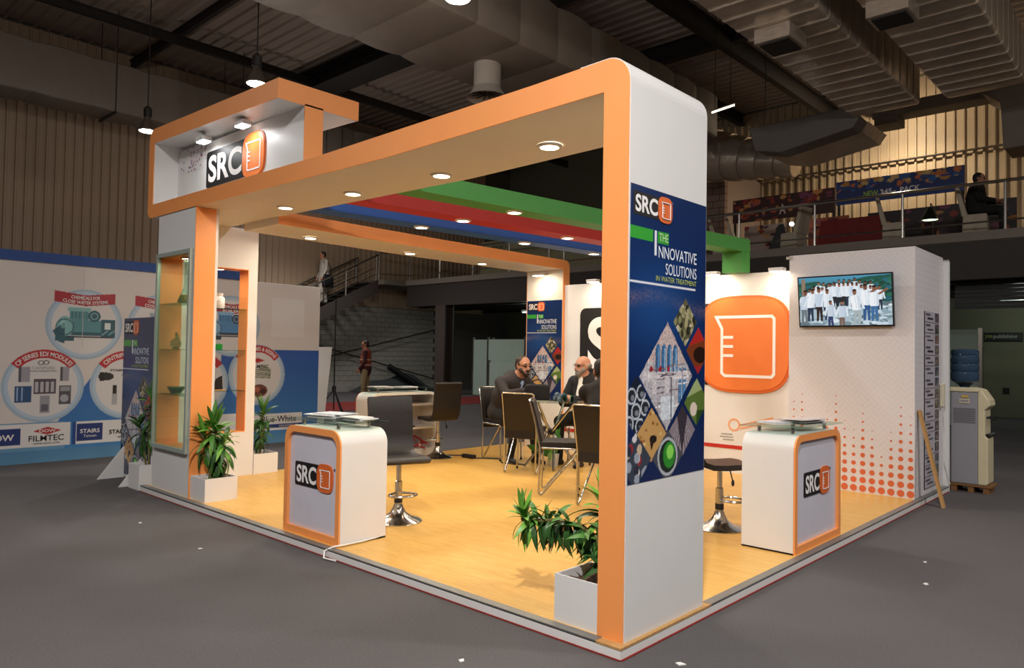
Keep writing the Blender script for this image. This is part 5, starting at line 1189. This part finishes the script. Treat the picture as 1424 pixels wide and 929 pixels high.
t = thing('tissue_pack', 'crumpled silvery blue wrapper on the table beside the bag', 'wrapper', (-3.72, 4.12, HP+.862)); R = random.Random(5)
wr = MB()
for k in range(9): wr.ball((-3.72+R.uniform(-.06, .06), 4.12+R.uniform(-.06, .06), HP+.885+R.uniform(0, .05)), R.uniform(.025, .045), 6)
obj('wrapper', wr, mat('silver_blue_foil', '#8aa0b4', .2, .8, var=.3, vscale=20), t); t.children[0]['kind'] = 'stuff'
for k, (dx, dy) in enumerate(((.1, -.05), (.13, .06))):
    g = thing('drinking_glass', ('clear drinking glass on the table nearer the camera', 'clear drinking glass on the table behind the wrapper')[k], 'glass', (-3.72+dx, 4.12+dy, HP+.862), group='drinking glasses on the table')
    obj('tumbler', MB().lathe([(.001, .003), (.026, .0), (.032, .1), (.029, .1), (.023, .008)], 16, (-3.72+dx, 4.12+dy, HP+.862), cap=False), GLASSCLR, g, smooth=True); obj('drink', MB().lathe([(.023, .008), (.027, .06)], 12, (-3.72+dx, 4.12+dy, HP+.862)), GLASSGRN, g)

# water cooler
GREYP = mat('grey_cooler_side', '#8f8d93', .45, var=.02); CRM = mat('aged_cream_plastic', '#cfc3a2', .45, var=.04); BOT = mat('blue_water_bottle', '#48607a', .1, trans=.5, ior=1.2, var=.05)
t = thing('cooler_stand', 'small wooden pallet under the water cooler', 'pallet', (.18, 6.92, 0))
for x in (.02, .19, .34): obj('block', MB().box(x-.03, x+.03, 6.76, 7.06, 0, .07), OLDWOOD, t)
for y in (6.75, 6.84, 6.93, 7.02): obj('slat', MB().box(-.02, .40, y, y+.07, .07, .095), OLDWOOD, t)
t = thing('water_cooler', 'grey and cream water cooler on a wooden pallet', 'water cooler', (.16, 6.92, .096))
obj('cabinet', MB().box(-.01, .26, 6.75, 7.08, .096, 1.15), GREYP, t, bevel=.01)
obj('front_panel', MB().prism([(.26, .096), (.35, .096), (.36, .12), (.36, .62), (.33, .66), (.33, .95), (.38, 1.0), (.37, 1.06), (.30, 1.17), (.26, 1.19)], 'y', 6.75, 7.08), CRM, t, bevel=.012)
obj('top_cover', MB().prism([(-.02, 1.15), (.27, 1.15), (.29, 1.18), (.2, 1.2), (-.02, 1.2)], 'y', 6.74, 7.09), CRM, t, bevel=.01)
for k in range(8): obj('louvre', MB().box(.02, .24, 6.742, 6.752, .80+k*.022, .808+k*.022), mat('grey_shadow_slot', '#6e6c72', .5), t)
hd = obj('side_grip', MB().box(.08, .18, 6.742, 6.752, 1.02, 1.07), CRM, t); obj('grip_recess', MB().box(.09, .17, 6.738, 6.744, 1.035, 1.06), GREYP, hd)
obj('badge', MB().box(.10, .17, 6.742, 6.75, 1.085, 1.11), mat('yellowed_badge', '#c4a648', .5), t)
for k in (0, 1): obj('tap', MB().tube([(.33, 6.85+.13*k, .86), (.375, 6.85+.13*k, .86), (.38, 6.85+.13*k, .82)], .014, 8), BLACK, t)
obj('drip_tray', MB().box(.33, .385, 6.78, 7.05, .655, .675), BLACK, t)
pr = [(.05, 1.2), (.06, 1.235), (.135, 1.27), (.145, 1.30), (.145, 1.37), (.137, 1.385), (.145, 1.40), (.145, 1.46), (.137, 1.475), (.145, 1.49), (.145, 1.56), (.137, 1.575), (.145, 1.59), (.14, 1.63), (.12, 1.645)]
bt_ = thing('water_bottle', 'blue ribbed water bottle upside down on the cooler', 'bottle', (.1, 6.91, 1.2)); obj('bottle_shell', MB().lathe(pr, 28, (.1, 6.91, 0)), BOT, bt_, smooth=True)
obj('water', MB().lathe([(.045, 1.205), (.13, 1.28), (.138, 1.3), (.138, 1.58)], 24, (.1, 6.91, 0)), glass('bottle_water', '#8fb0c8', .2), bt_, smooth=True)

# ================================================================== PLANTS
LEAFM = [mat('leaf_green_dark', '#2f5524', .45, var=.15, vscale=9), mat('leaf_green_mid', '#477a2e', .42, var=.15, vscale=9), mat('leaf_green_light', '#6da23c', .42, var=.12, vscale=9)]
def leaf_mesh(L, w, droop, m, fold=.25):
    mb = MB(); n = 6; v = []
    for i in range(n+1):
        s_ = i/n; ww = w*(math.sin(math.pi*min(1, .06+s_*.94))**.75)*(1-.25*s_)+.0005
        y = L*s_*(1-.25*droop*s_); z = -droop*L*.55*s_*s_+.12*L*s_
        v += [(-ww, y, z+ww*fold), (0, y, z), (ww, y, z+ww*fold)]
    f = []
    for i in range(n): f += [(3*i, 3*i+1, 3*i+4, 3*i+3), (3*i+1, 3*i+2, 3*i+5, 3*i+4)]
    me = mesh_from(mb.add(v, f), 'leaf', m, True); return me
LEAVES = {(k, d): leaf_mesh(1.0, .105, (.15, .7, 1.3)[d], LEAFM[k]) for k in range(3) for d in range(3)}
def planter(name, label, x0, x1, y0, y1, z0, z1):
    t = thing(name, label, 'planter', ((x0+x1)/2, (y0+y1)/2, z0), group='square white planter boxes'); k = .012
    obj('box', MB().box(x0, x1, y0, y0+k, z0, z1).box(x0, x1, y1-k, y1, z0, z1).box(x0, x0+k, y0+k, y1-k, z0, z1).box(x1-k, x1, y0+k, y1-k, z0, z1).box(x0+k, x1-k, y0+k, y1-k, z0, z0+.02), WHITE, t)
    obj('soil', MB().sheet(lambda a, b: (x0+k+(x1-x0-2*k)*a, y0+k+(y1-y0-2*k)*b, z1-.045+.02*math.sin(9*a+3*b)*math.sin(7*b)), 8, 8), SOIL, t)
    return t
def plant(label, canes, seed, base):
    """canes: list of (path, radius, [ (t0, t1, count, length, elevation0, elevation1, shade) ])"""
    t = thing('dragon_plant', label, 'plant', base, group='leafy plants in white planters'); R = random.Random(seed)
    for path, rad, tufts in canes:
        obj('stem', MB().tube(path, [rad*(1-.35*i/(len(path)-1)) for i in range(len(path))], 7), mat('cane_bark', '#6a6238', .8, var=.15, vscale=30), t, smooth=True)
        P = [np.array(p) for p in path]; seg = [np.linalg.norm(P[i+1]-P[i]) for i in range(len(P)-1)]; T = sum(seg)
        def pt(s_):
            d = s_*T
            for i, q in enumerate(seg):
                if d <= q or i == len(seg)-1: return P[i]+(P[i+1]-P[i])*min(1, d/q)
                d -= q
        for (t0, t1, n, L, e0, e1, shade) in tufts:
            az = R.uniform(0, 6)
            for i in range(n):
                k = i/max(1, n-1); p = pt(t0+(t1-t0)*k); az += 2.4+R.uniform(-.3, .3)
                el = math.radians(e0+(e1-e0)*k+R.uniform(-14, 14)); l = L*R.uniform(.75, 1.1)
                sh = min(2, max(0, shade+R.choice((-1, 0, 0, 1)))); dr = 0 if el > 1.0 else (1 if el > .2 else 2)
                o = bpy.data.objects.new('leaf', LEAVES[(sh, dr)]); COL.objects.link(o); o.parent = t
                o.location = (Vector(p)-Vector(base))*U; o.scale = (l, l, l)
                o.rotation_euler = Matrix.Rotation(az, 3, 'Z').to_4x4().to_3x3().__matmul__(Matrix.Rotation(el, 3, 'X')).__matmul__(Matrix.Rotation(R.uniform(-.5, .5), 3, 'Y')).to_euler()
    return t
planter('planter_box', 'white planter box at the foot of the corner pillar', -.485, -.195, .075, .40, HP, .312)
plant('arching green plant leaning left out of the corner planter', [
    ([(-.30, .25, .26), (-.29, .25, .40), (-.33, .25, .50), (-.45, .25, .55), (-.62, .24, .55), (-.80, .23, .52), (-.87, .23, .52)], .016,
     [(.28, .9, 60, .21, -75, -25, 0), (.30, .85, 22, .2, 10, 55, 1), (.88, 1.0, 30, .2, -35, 80, 2)]),
    ([(-.27, .30, .26), (-.27, .31, .45), (-.31, .32, .60), (-.34, .32, .68)], .013, [(.3, .85, 26, .24, -50, 10, 1), (.75, 1.0, 28, .24, 0, 78, 2)]),
    ([(-.25, .22, .26), (-.26, .21, .38)], .01, [(.5, 1.0, 12, .2, -20, 60, 0)])], 5, (-.3, .25, .27))
planter('planter_box', 'white planter box in front of the display pillar', -5.025, -4.71, .082, .40, HP, .278)
plant('bushy plant in the planter before the orange side of the display pillar', [
    ([(-4.87, .24, .23), (-4.86, .24, .45), (-4.87, .24, .65), (-4.89, .24, .76)], .013, [(.3, .8, 30, .22, -70, -10, 0), (.7, 1.0, 44, .27, -35, 70, 1)]),
    ([(-4.83, .27, .23), (-4.80, .28, .45), (-4.76, .28, .62)], .011, [(.25, .85, 30, .22, -70, 0, 0), (.75, 1.0, 22, .23, -30, 60, 1)]),
    ([(-4.88, .22, .23), (-4.91, .18, .5), (-4.93, .16, .7)], .011, [(.55, 1.0, 30, .25, -45, 65, 1)])], 8, (-4.87, .24, .235))
planter('planter_box', 'white planter box behind the display side wall', -6.23, -5.91, 1.205, 1.51, HP, .289)
plant('dark leafy plant behind the display side wall', [
    ([(-6.05, 1.36, .25), (-6.05, 1.37, .5), (-6.04, 1.38, .78)], .012, [(.35, .8, 20, .22, -65, -10, 0), (.75, 1.0, 24, .25, -10, 75, 0)]),
    ([(-6.02, 1.33, .25), (-5.98, 1.32, .45), (-5.96, 1.36, .6)], .011, [(.5, 1.0, 22, .2, -50, 60, 0)])], 9, (-6.05, 1.36, .245))
planter('planter_box', 'white planter box on the carpet outside the left end of the platform', -6.35, -6.06, .0, .30, 0, .262)
plant('tall plant in front of the free-standing banner', [
    ([(-6.2, .15, .22), (-6.21, .15, .5), (-6.19, .15, .85), (-6.17, .15, .98)], .012, [(.35, .8, 18, .22, -60, -5, 0), (.8, 1.0, 18, .2, 0, 78, 1)]),
    ([(-6.24, .14, .22), (-6.33, .13, .5), (-6.42, .12, .68)], .011, [(.5, 1.0, 22, .24, -45, 60, 0)])], 10, (-6.2, .15, .217))
t = thing('small_plant', 'broad-leaved green plant glimpsed beneath the glass table', 'plant', (-4.0, 4.32, HP))
obj('pot', MB().lathe([(.06, 0), (.08, .16), (.075, .16)], 16, (-4.0, 4.32, HP)), WHITE, t, smooth=True)
for k in range(6):
    o = bpy.data.objects.new('leaf', LEAVES[(2 if k % 2 else 1, 0)]); COL.objects.link(o); o.parent = t; o.location = (0, 0, .14*U); o.scale = (.6, .42, .42)
    o.rotation_euler = (math.radians(68+4*k), .3*k, k*1.05)
# ================================================================== PEOPLE
# A body is one continuous surface: tapered limbs and rounded masses blended into one field, then meshed.
def surface(prims, h):
    P = np.array([[*p['a'], *p['b'], p['ra'], p['rb']] for p in prims], float)
    mx = np.maximum(P[:, 6], P[:, 7])[:, None]
    lo = np.minimum(P[:, :3], P[:, 3:6])-mx; hi = np.maximum(P[:, :3], P[:, 3:6])+mx
    o = lo.min(0)-3*h; n = np.ceil((hi.max(0)+3*h-o)/h).astype(int)+1
    D = np.full(n, .5)
    ax = [o[i]+h*np.arange(n[i]) for i in range(3)]
    for p, l, u_ in zip(prims, lo, hi):
        m = .05
        s = [slice(max(0, int((l[i]-m-o[i])/h)), min(n[i], int((u_[i]+m-o[i])/h)+2)) for i in range(3)]
        X, Y, Z = np.meshgrid(ax[0][s[0]], ax[1][s[1]], ax[2][s[2]], indexing='ij')
        d = dist(p, np.stack([X, Y, Z], -1))
        c = D[s[0], s[1], s[2]]; k = p['k']
        hh = np.clip(.5+.5*(c-d)/k, 0, 1)
        D[s[0], s[1], s[2]] = c*(1-hh)+d*hh-k*hh*(1-hh)
    # surface nets
    S = D < 0
    cnt = np.zeros(n-1, int)
    for dx in (0, 1):
        for dy in (0, 1):
            for dz in (0, 1): cnt += S[dx:n[0]-1+dx, dy:n[1]-1+dy, dz:n[2]-1+dz]
    act = (cnt > 0) & (cnt < 8)
    idx = -np.ones(n-1, int); cells = np.argwhere(act); idx[act] = np.arange(len(cells))
    acc = np.zeros((len(cells), 3)); num = np.zeros(len(cells))
    corners = [(0, 0, 0), (1, 0, 0), (0, 1, 0), (1, 1, 0), (0, 0, 1), (1, 0, 1), (0, 1, 1), (1, 1, 1)]
    val = {c: D[cells[:, 0]+c[0], cells[:, 1]+c[1], cells[:, 2]+c[2]] for c in corners}
    for c in corners:
        for a in range(3):
            if c[a]: continue
            c2 = list(c); c2[a] = 1; c2 = tuple(c2)
            v0, v1 = val[c], val[c2]; cross = (v0 < 0) != (v1 < 0)
            tt = np.where(cross, v0/np.where(v0 == v1, 1, v0-v1), 0)
            q = np.tile(np.array(c, float), (len(cells), 1)); q[:, a] += tt
            acc[cross] += q[cross]; num[cross] += 1
    V = o+h*(cells+acc/num[:, None])
    F = []
    for a in range(3):
        b, c = (a+1) % 3, (a+2) % 3
        sl0 = [slice(None)]*3; sl1 = [slice(None)]*3; sl0[a] = slice(0, -1); sl1[a] = slice(1, None)
        A, B = S[tuple(sl0)], S[tuple(sl1)]
        e = np.argwhere(A != B); e = e[(e[:, b] > 0) & (e[:, c] > 0) & (e[:, b] < n[b]-1) & (e[:, c] < n[c]-1)]
        q = []
        for db, dc in ((-1, -1), (0, -1), (0, 0), (-1, 0)):
            g = e.copy(); g[:, b] += db; g[:, c] += dc; q.append(idx[g[:, 0], g[:, 1], g[:, 2]])
        q = np.stack(q, 1); fl = A[e[:, 0], e[:, 1], e[:, 2]]; q[~fl] = q[~fl][:, ::-1]; F.append(q)
    F = np.concatenate(F); F = F[(F >= 0).all(1)]
    return V, F
def dist(p, X):
    a, b = np.array(p['a'], float), np.array(p['b'], float)
    if p.get('sq') is not None:           # squashed: ellipsoid with axes
        M, r = p['sq']; q = (X-a)@M
        return (np.sqrt(((q/r)**2).sum(-1))-1)*min(r)
    ba = b-a; L = ba@ba+1e-9; t = np.clip(((X-a)@ba)/L, 0, 1)
    return np.linalg.norm(X-a-t[..., None]*ba, axis=-1)-(p['ra']+(p['rb']-p['ra'])*t)
def cap(a, b, ra, rb, tag_, k=.03): return dict(a=tuple(a), b=tuple(b), ra=ra, rb=rb, tag=tag_, k=k)
def ell(c, r, tag_, k=.02, M=None):
    m = max(r); return dict(a=tuple(c), b=tuple(c), ra=m, rb=m, tag=tag_, k=k, sq=(np.eye(3) if M is None else np.array(M).T, np.array(r, float)))
def frame(fwd, up=(0, 0, 1)):
    f = np.array(fwd, float); f /= np.linalg.norm(f); r = np.cross(f, up); r /= np.linalg.norm(r); return r, f, np.cross(r, f)
def head(c, fwd, hair, skin='skin', beard=None, bald=False, up=(0, 0, 1)):
    r, f, u_ = frame(fwd, up); c = np.array(c, float); M = [r, f, u_]
    def q(x, y, z): return c+r*x+f*y+u_*z
    out = [ell(q(0, -.008, .03), (.074, .092, .085), skin, .02, M), ell(q(0, .02, -.05), (.058, .07, .065), skin, .03, M), cap(q(0, .055, -.085), q(0, .06, -.09), .026, .024, skin, .03),
           cap(q(0, .09, .005), q(0, .108, -.028), .009, .014, skin, .012), ell(q(-.075, -.005, -.008), (.012, .022, .032), skin, .008, M), ell(q(.075, -.005, -.008), (.012, .022, .032), skin, .008, M),
           cap(q(-.045, .075, .025), q(.045, .075, .025), .012, .012, skin, .02), cap(q(-.022, .083, -.062), q(.022, .083, -.062), .008, .008, 'lips', .006)]
    for s in (-1, 1): out.append(ell(q(s*.032, .080, .008), (.014, .010, .009), 'eye', .003, M)); out.append(cap(q(s*.018, .091, .030), q(s*.048, .082, .030), .006, .005, hair, .004))
    if beard:
        out += [cap(q(-.058, .03, -.045), q(0, .075, -.088), .022, .026, beard, .012), cap(q(.058, .03, -.045), q(0, .075, -.088), .022, .026, beard, .012), cap(q(-.025, .094, -.048), q(.025, .094, -.048), .009, .009, beard, .006),
                cap(q(0, .07, -.09), q(0, .07, -.112), .032, .022, beard, .015)]
    if bald: out += [cap(q(-.07, -.03, .0), q(0, -.095, -.005), .026, .03, hair, .012), cap(q(.07, -.03, .0), q(0, -.095, -.005), .026, .03, hair, .012)]
    else: out += [ell(q(0, -.03, .058), (.082, .085, .068), hair, .01, M), ell(q(0, -.055, .015), (.078, .062, .075), hair, .012, M), cap(q(-.072, .01, .03), q(-.07, .0, -.01), .014, .010, hair, .01), cap(q(.072, .01, .03), q(.07, .0, -.01), .014, .010, hair, .01)]
    return out
def hand(w, d, n, tag_='skin', side=1, curl=.35, s=1.0):
    """w wrist, d direction of the fingers, n palm normal (palm faces n)"""
    d = np.array(d, float); d /= np.linalg.norm(d); n = np.array(n, float); n -= d*(n@d); n /= np.linalg.norm(n); x = np.cross(d, n)*side; w = np.array(w, float)
    out = [cap(w, w+d*.03*s, .024*s, .028*s, tag_, .015)]
    for i, (o, L) in enumerate(((-.028, .068), (-.010, .078), (.009, .074), (.026, .058))):
        b = w+d*.085*s+x*o*s; out.append(cap(w+d*.025*s+x*o*.7*s, b, .015*s, .0115*s, tag_, .012))
        m = b+(d*math.cos(curl*.6)+n*math.sin(curl*.6))*L*.55*s; e = m+(d*math.cos(curl*1.7)+n*math.sin(curl*1.7))*L*.45*s
        out += [cap(b, m, .0105*s, .0095*s, tag_, .004), cap(m, e, .0095*s, .008*s, tag_, .004)]
    tb = w+d*.03*s-x*.024*s; tm = tb+(d*.6-x*.7+n*.3)*.045*s; out += [cap(tb, tm, .014*s, .0115*s, tag_, .008), cap(tm, tm+(d*.9-x*.15+n*.35)*.035*s, .011*s, .009*s, tag_, .004)]
    return out
PM = {'skin': mat('skin_tan', '#a8755a', .55, var=.06, vscale=12), 'skin_light': mat('skin_light', '#b07c62', .55, var=.06, vscale=12), 'lips': mat('lip_tone', '#8a5248', .5), 'eye': mat('eye_dark', '#1c1512', .3),
      'hair': mat('black_hair', '#16110f', .6, var=.2, vscale=60), 'greyhair': mat('grey_hair', '#7c746c', .7, var=.2, vscale=60), 'brownhair': mat('brown_hair', '#2e1e14', .6, var=.2, vscale=60),
      'coat': mat('charcoal_jacket', '#2c2625', .85, var=.08, vscale=20, bump=.3, bscale=14), 'suit': mat('black_suit', '#181516', .85, var=.08, vscale=20, bump=.3, bscale=14), 'trouser': mat('dark_trousers', '#1a1818', .85), 'shirt': mat('pale_blue_shirt', '#8fa6cc', .7),
      'whiteshirt': mat('white_shirt', '#d8d4cc', .7), 'shoe': mat('black_shoe', '#14110f', .4), 'vest': mat('orange_red_vest', '#8a3a26', .8), 'khaki': mat('khaki_trousers', '#8f805a', .85), 'maroon': mat('dark_maroon_sleeve', '#3a1a18', .85),
      'whiterobe': mat('white_robe', '#a89e92', .85), 'bag': BLACK}
def person(name, label, loc, rz, prims, h=.011, extras=None):
    t = thing(name, label, 'person', loc, rz); local(t)
    V, F = surface(prims, h)
    me = bpy.data.meshes.new('body'); me.from_pydata(V.tolist(), [], F.tolist())
    ctr = V[F].mean(1); best = np.full(len(F), 9e9); tg = np.zeros(len(F), int); tags = []
    for p in prims:
        if p['tag'] not in tags: tags.append(p['tag'])
        d = dist(p, ctr)-(p.get('pri', 0)); w = d < best; best[w] = d[w]; tg[w] = tags.index(p['tag'])
    for s in tags: me.materials.append(PM[s])
    me.polygons.foreach_set('material_index', tg); me.polygons.foreach_set('use_smooth', [True]*len(F)); me.update()
    o = bpy.data.objects.new('body', me); COL.objects.link(o); o.parent = t
    return t
def shoe(an, f, tag_='shoe'):
    an = np.array(an, float); f = np.array(f, float)
    return [cap(an+(0, 0, -.045), an+f*.13+np.array((0, 0, -.055)), .034, .030, tag_, .012), cap(an-f*.035+np.array((0, 0, -.05)), an+(0, 0, -.02), .034, .036, tag_, .012)]
def glasses(t, c, fwd):
    r, f, u_ = frame(fwd); c = np.array(c)
    def q(x, y, z): return tuple((c+r*x+f*y+u_*z)/U)
    g = MB()
    for s in (-1, 1):
        g.tube([q(s*.033+.02*math.cos(a), .100, .008+.015*math.sin(a)) for a in [2*math.pi*k/10 for k in range(11)]], .0018, 5); g.tube([q(s*.053, .098, .012), q(s*.078, .0, .012)], .0018, 5)
    g.tube([q(-.013, .103, .010), q(.013, .103, .010)], .0018, 5)
    obj('glasses', g, BLACK, t)
# man in the grey jacket: sits forward with his forearms on the table
hc, fw = (-.045, .33, 1.125), (.05, 1, -.05)
pr = head(hc, fw, 'brownhair', 'skin', 'brownhair', False)
pr += [cap((-.03, .23, .98), (-.04, .30, 1.06), .06, .055, 'skin', .02), cap((0, -.02, .60), (0, .05, .76), .165, .165, 'coat', .05), cap((0, .05, .76), (-.02, .17, .93), .165, .15, 'coat', .05),
       cap((-.17, .20, .94), (.15, .20, .93), .075, .075, 'coat', .05), ell((0, -.03, .55), (.19, .17, .13), 'coat', .04),
       cap((-.035, .285, .93), (-.02, .23, .78), .04, .05, 'shirt', .012), cap((-.09, .24, 1.0), (.03, .25, 1.0), .025, .025, 'shirt', .012)]
for s in (-1, 1):
    k = (s*.11, .42, .50); pr += [cap((s*.09, .0, .54), k, .095, .068, 'trouser', .03), cap(k, (s*.13, .34 if s > 0 else .48, .09), .06, .042, 'trouser', .02)]; pr += shoe((s*.13, .34 if s > 0 else .48, .075), (s*.1, .99, 0))
for s, el, wr in ((-1, (-.27, .34, .80), (-.12, .55, .86)), (1, (.22, .36, .80), (.03, .57, .86))):
    pr += [cap((s*.19, .19, .93), el, .066, .054, 'coat', .03), cap(el, wr, .05, .038, 'coat', .02), cap(np.array(wr)-(0, .01, 0), np.array(wr)+(0, .015, 0), .034, .032, 'shirt', .006)] + hand(np.array(wr)+(0, .015, 0), (-s*.35, .9, .0), (0, -.2, -1), 'skin_light', s, .5)
m1 = person('person', 'bearded person in a dark grey jacket and glasses leaning over the table', (-4.9, 4.33, HP), -1.774, pr); glasses(m1, hc, fw)
# grey-bearded man: leans back with folded arms, looking at the first man
hc, fw = (.0, .10, 1.14), (.42, .9, -.05)
pr = head(hc, fw, 'greyhair', 'skin_light', 'greyhair', True)
pr += [cap((0, .05, .98), (0, .085, 1.06), .06, .055, 'skin_light', .02), cap((0, -.03, .60), (0, -.03, .78), .17, .17, 'suit', .05), cap((0, -.03, .78), (0, .0, .92), .17, .15, 'suit', .05), cap((-.16, .0, .95), (.16, .0, .95), .075, .075, 'suit', .05), ell((0, -.03, .55), (.19, .17, .13), 'suit', .04),
       cap((0, .115, .97), (0, .135, .80), .035, .055, 'whiteshirt', .012), cap((-.05, .07, 1.0), (.05, .07, 1.0), .03, .03, 'whiteshirt', .012)]
for s in (-1, 1):
    k = (s*.13, .38, .50); pr += [cap((s*.09, .0, .54), k, .095, .068, 'trouser', .03), cap(k, (s*.14, .36, .09), .06, .042, 'trouser', .02)]; pr += shoe((s*.14, .36, .075), (s*.15, .98, 0))
for s, el, wr in ((-1, (-.25, .10, .72), (.03, .24, .76)), (1, (.25, .12, .70), (-.02, .27, .70))):
    pr += [cap((s*.19, .0, .94), el, .068, .056, 'suit', .03), cap(el, wr, .052, .04, 'suit', .02), cap(np.array(wr), np.array(wr)+(-s*.02, 0, 0), .034, .032, 'whiteshirt', .006)] + hand(np.array(wr)+(-s*.02, 0, 0), (-s*1, .25, .1), (0, -1, -.1), 'skin_light', s, .45)
m2 = person('person', 'grey-bearded balding person in a black suit and open white shirt', (-3.93, 4.93, HP), 3.24, pr); glasses(m2, hc, fw)
# dark-haired person seen from behind at the corner pillar, hand to the cheek
hc, fw = (-.16, .22, 1.12), (-.5, .85, -.05)
pr = head(hc, fw, 'hair', 'skin', None, False)
pr += [cap((-.11, .14, .98), (-.15, .19, 1.05), .058, .052, 'skin', .02), cap((0, -.03, .60), (-.02, .03, .78), .165, .165, 'suit', .05), cap((-.02, .03, .78), (-.08, .11, .92), .165, .15, 'suit', .05), cap((-.24, .10, .94), (.08, .13, .94), .075, .075, 'suit', .05), ell((0, -.03, .55), (.19, .17, .13), 'suit', .04), cap((-.16, .19, .99), (-.06, .19, .99), .028, .028, 'whiteshirt', .01)]
for s in (-1, 1):
    k = (s*.12, .42, .50); pr += [cap((s*.09, .0, .54), k, .095, .068, 'trouser', .03), cap(k, (s*.13, .46, .09), .06, .042, 'trouser', .02)]; pr += shoe((s*.13, .46, .075), (s*.1, .99, 0))
el, wr = (-.36, .34, .86), (-.25, .30, 1.03); pr += [cap((-.26, .10, .93), el, .066, .052, 'suit', .03), cap(el, wr, .05, .037, 'suit', .02), cap(wr, np.array(wr)+(.005, 0, .02), .033, .032, 'whiteshirt', .006)] + hand(np.array(wr)+(.005, 0, .02), (.15, -.1, 1), (1, -.2, 0), 'skin', -1, .35)
el, wr = (.14, .38, .80), (-.05, .52, .87); pr += [cap((.10, .13, .93), el, .066, .054, 'suit', .03), cap(el, wr, .05, .038, 'suit', .02)] + hand(wr, (-.5, .85, 0), (0, 0, -1), 'skin', 1, .5)
person('person', 'dark-haired person in black resting a cheek on one hand beside the pillar', (-2.10, 2.82, HP), .138, pr)
# worker standing by the block wall, seen in profile
hc, fw = (0, .03, 1.50), (-.15, 1, -.12)
pr = head(hc, fw, 'brownhair', 'skin', None, False)
pr += [cap((0, .0, 1.36), (0, .02, 1.44), .055, .052, 'skin', .02), cap((0, 0, .88), (0, 0, 1.08), .14, .145, 'vest', .05), cap((0, 0, 1.08), (0, -.01, 1.27), .145, .13, 'vest', .05), cap((-.14, -.01, 1.31), (.14, -.01, 1.31), .07, .07, 'vest', .05), cap((0, 0, .84), (0, 0, .80), .16, .15, 'maroon', .04)]
for s, ft in ((-1, .05), (1, -.05)):
    pr += [cap((s*.08, 0, .80), (s*.09, ft*.6+.01, .46), .09, .068, 'khaki', .03), cap((s*.09, ft*.6+.01, .46), (s*.09, ft, .09), .062, .05, 'khaki', .02)]; pr += shoe((s*.09, ft, .075), (s*.1, .99, 0))
    el, wr = (s*.24, -.02, 1.04), (s*.22, .12, .86); pr += [cap((s*.18, -.01, 1.31), el, .06, .05, 'maroon', .03), cap(el, wr, .046, .036, 'maroon', .02)] + hand(wr, (0, .55, -.8), (-s, 0, 0), 'skin', s, .6)
t = person('person', 'person in an orange-red vest and khaki trousers standing before the block wall', (-16.56, 10.5, 0), 2.317, pr, .014)
for z in (.96, 1.10): obj('vest_band', MB().lathe([(.165, z-.02), (.168, z), (.165, z+.02)], 18, (0, 0, 0), cap=False), mat('reflective_band', '#b09a80', .4), t, smooth=True).scale = (1/U, 1/U, 1/U)
# person in white on the stairs carrying a dark bag
pr = head((0, .06, 1.50), (.1, 1, -.1), 'hair', 'skin', None, False)
pr += [cap((0, .02, 1.36), (0, .04, 1.44), .055, .052, 'skin', .02), cap((0, 0, .80), (0, 0, 1.08), .16, .14, 'whiterobe', .05), cap((0, 0, 1.08), (0, 0, 1.27), .14, .13, 'whiterobe', .05), cap((-.14, 0, 1.31), (.14, 0, 1.31), .07, .07, 'whiterobe', .05), cap((0, 0, .8), (0, .01, .55), .17, .17, 'whiterobe', .05)]
for s, ft, zf in ((-1, .10, .09), (1, -.10, .09)):
    pr += [cap((s*.08, 0, .80), (s*.09, ft*.8+.02, .48), .09, .07, 'whiterobe', .03), cap((s*.09, ft*.8+.02, .48), (s*.09, ft, zf), .065, .055, 'whiterobe', .02)]; pr += shoe((s*.09, ft, zf-.015), (0, 1, 0))
    el, wr = (s*.23, .02, 1.05), (s*.24, .12, .83); pr += [cap((s*.18, 0, 1.31), el, .06, .05, 'whiterobe', .03), cap(el, wr, .047, .037, 'whiterobe', .02)] + hand(wr, (0, .3, -.95), (-s, 0, 0), 'skin', s, 1.0)
t = person('person', 'person in white clothes walking on the staircase with a dark bag', (-20.6, 11.55, 3.18), 2.9, pr, .014)
b = thing('shoulder_bag', 'dark bag carried by the person on the staircase', 'bag', (-20.35, 11.55, 3.75)); obj('pouch', MB().prism(rrect(-.2, .2, 0, .45, .05, 4), 'x', -.08, .08), BLACK, b, bevel=.03, absolute=False)
obj('strap', MB().tube([(0, -.16, .42), (0, -.1, .75), (0, 0, .85), (0, .1, .75), (0, .16, .42)], .012, 6), BLACK, b, absolute=False)
# seated person on the balcony
pr = head((0, .06, 1.13), (0, 1, 0), 'hair', 'skin', None, False)
pr += [cap((0, .03, .99), (0, .05, 1.07), .055, .052, 'skin', .02), cap((0, 0, .60), (0, 0, .78), .16, .16, 'suit', .05), cap((0, 0, .78), (0, .01, .92), .16, .145, 'suit', .05), cap((-.16, .0, .95), (.16, .0, .95), .07, .07, 'suit', .05), ell((0, 0, .55), (.18, .17, .12), 'trouser', .04)]
for s in (-1, 1):
    k = (s*.11, .42, .50); pr += [cap((s*.09, .0, .54), k, .09, .068, 'trouser', .03), cap(k, (s*.12, .42, .09), .06, .045, 'trouser', .02)]; pr += shoe((s*.12, .42, .075), (0, 1, 0))
    el, wr = (s*.24, .08, .72), (s*.14, .30, .68); pr += [cap((s*.19, 0, .94), el, .064, .052, 'suit', .03), cap(el, wr, .048, .038, 'suit', .02)] + hand(wr, (-s*.4, .9, 0), (0, 0, -1), 'skin', s, .5)
person('person', 'person in dark clothes seated at the right of the balcony', (-1.35, 15.3, FZ), -1.47, pr, .014)
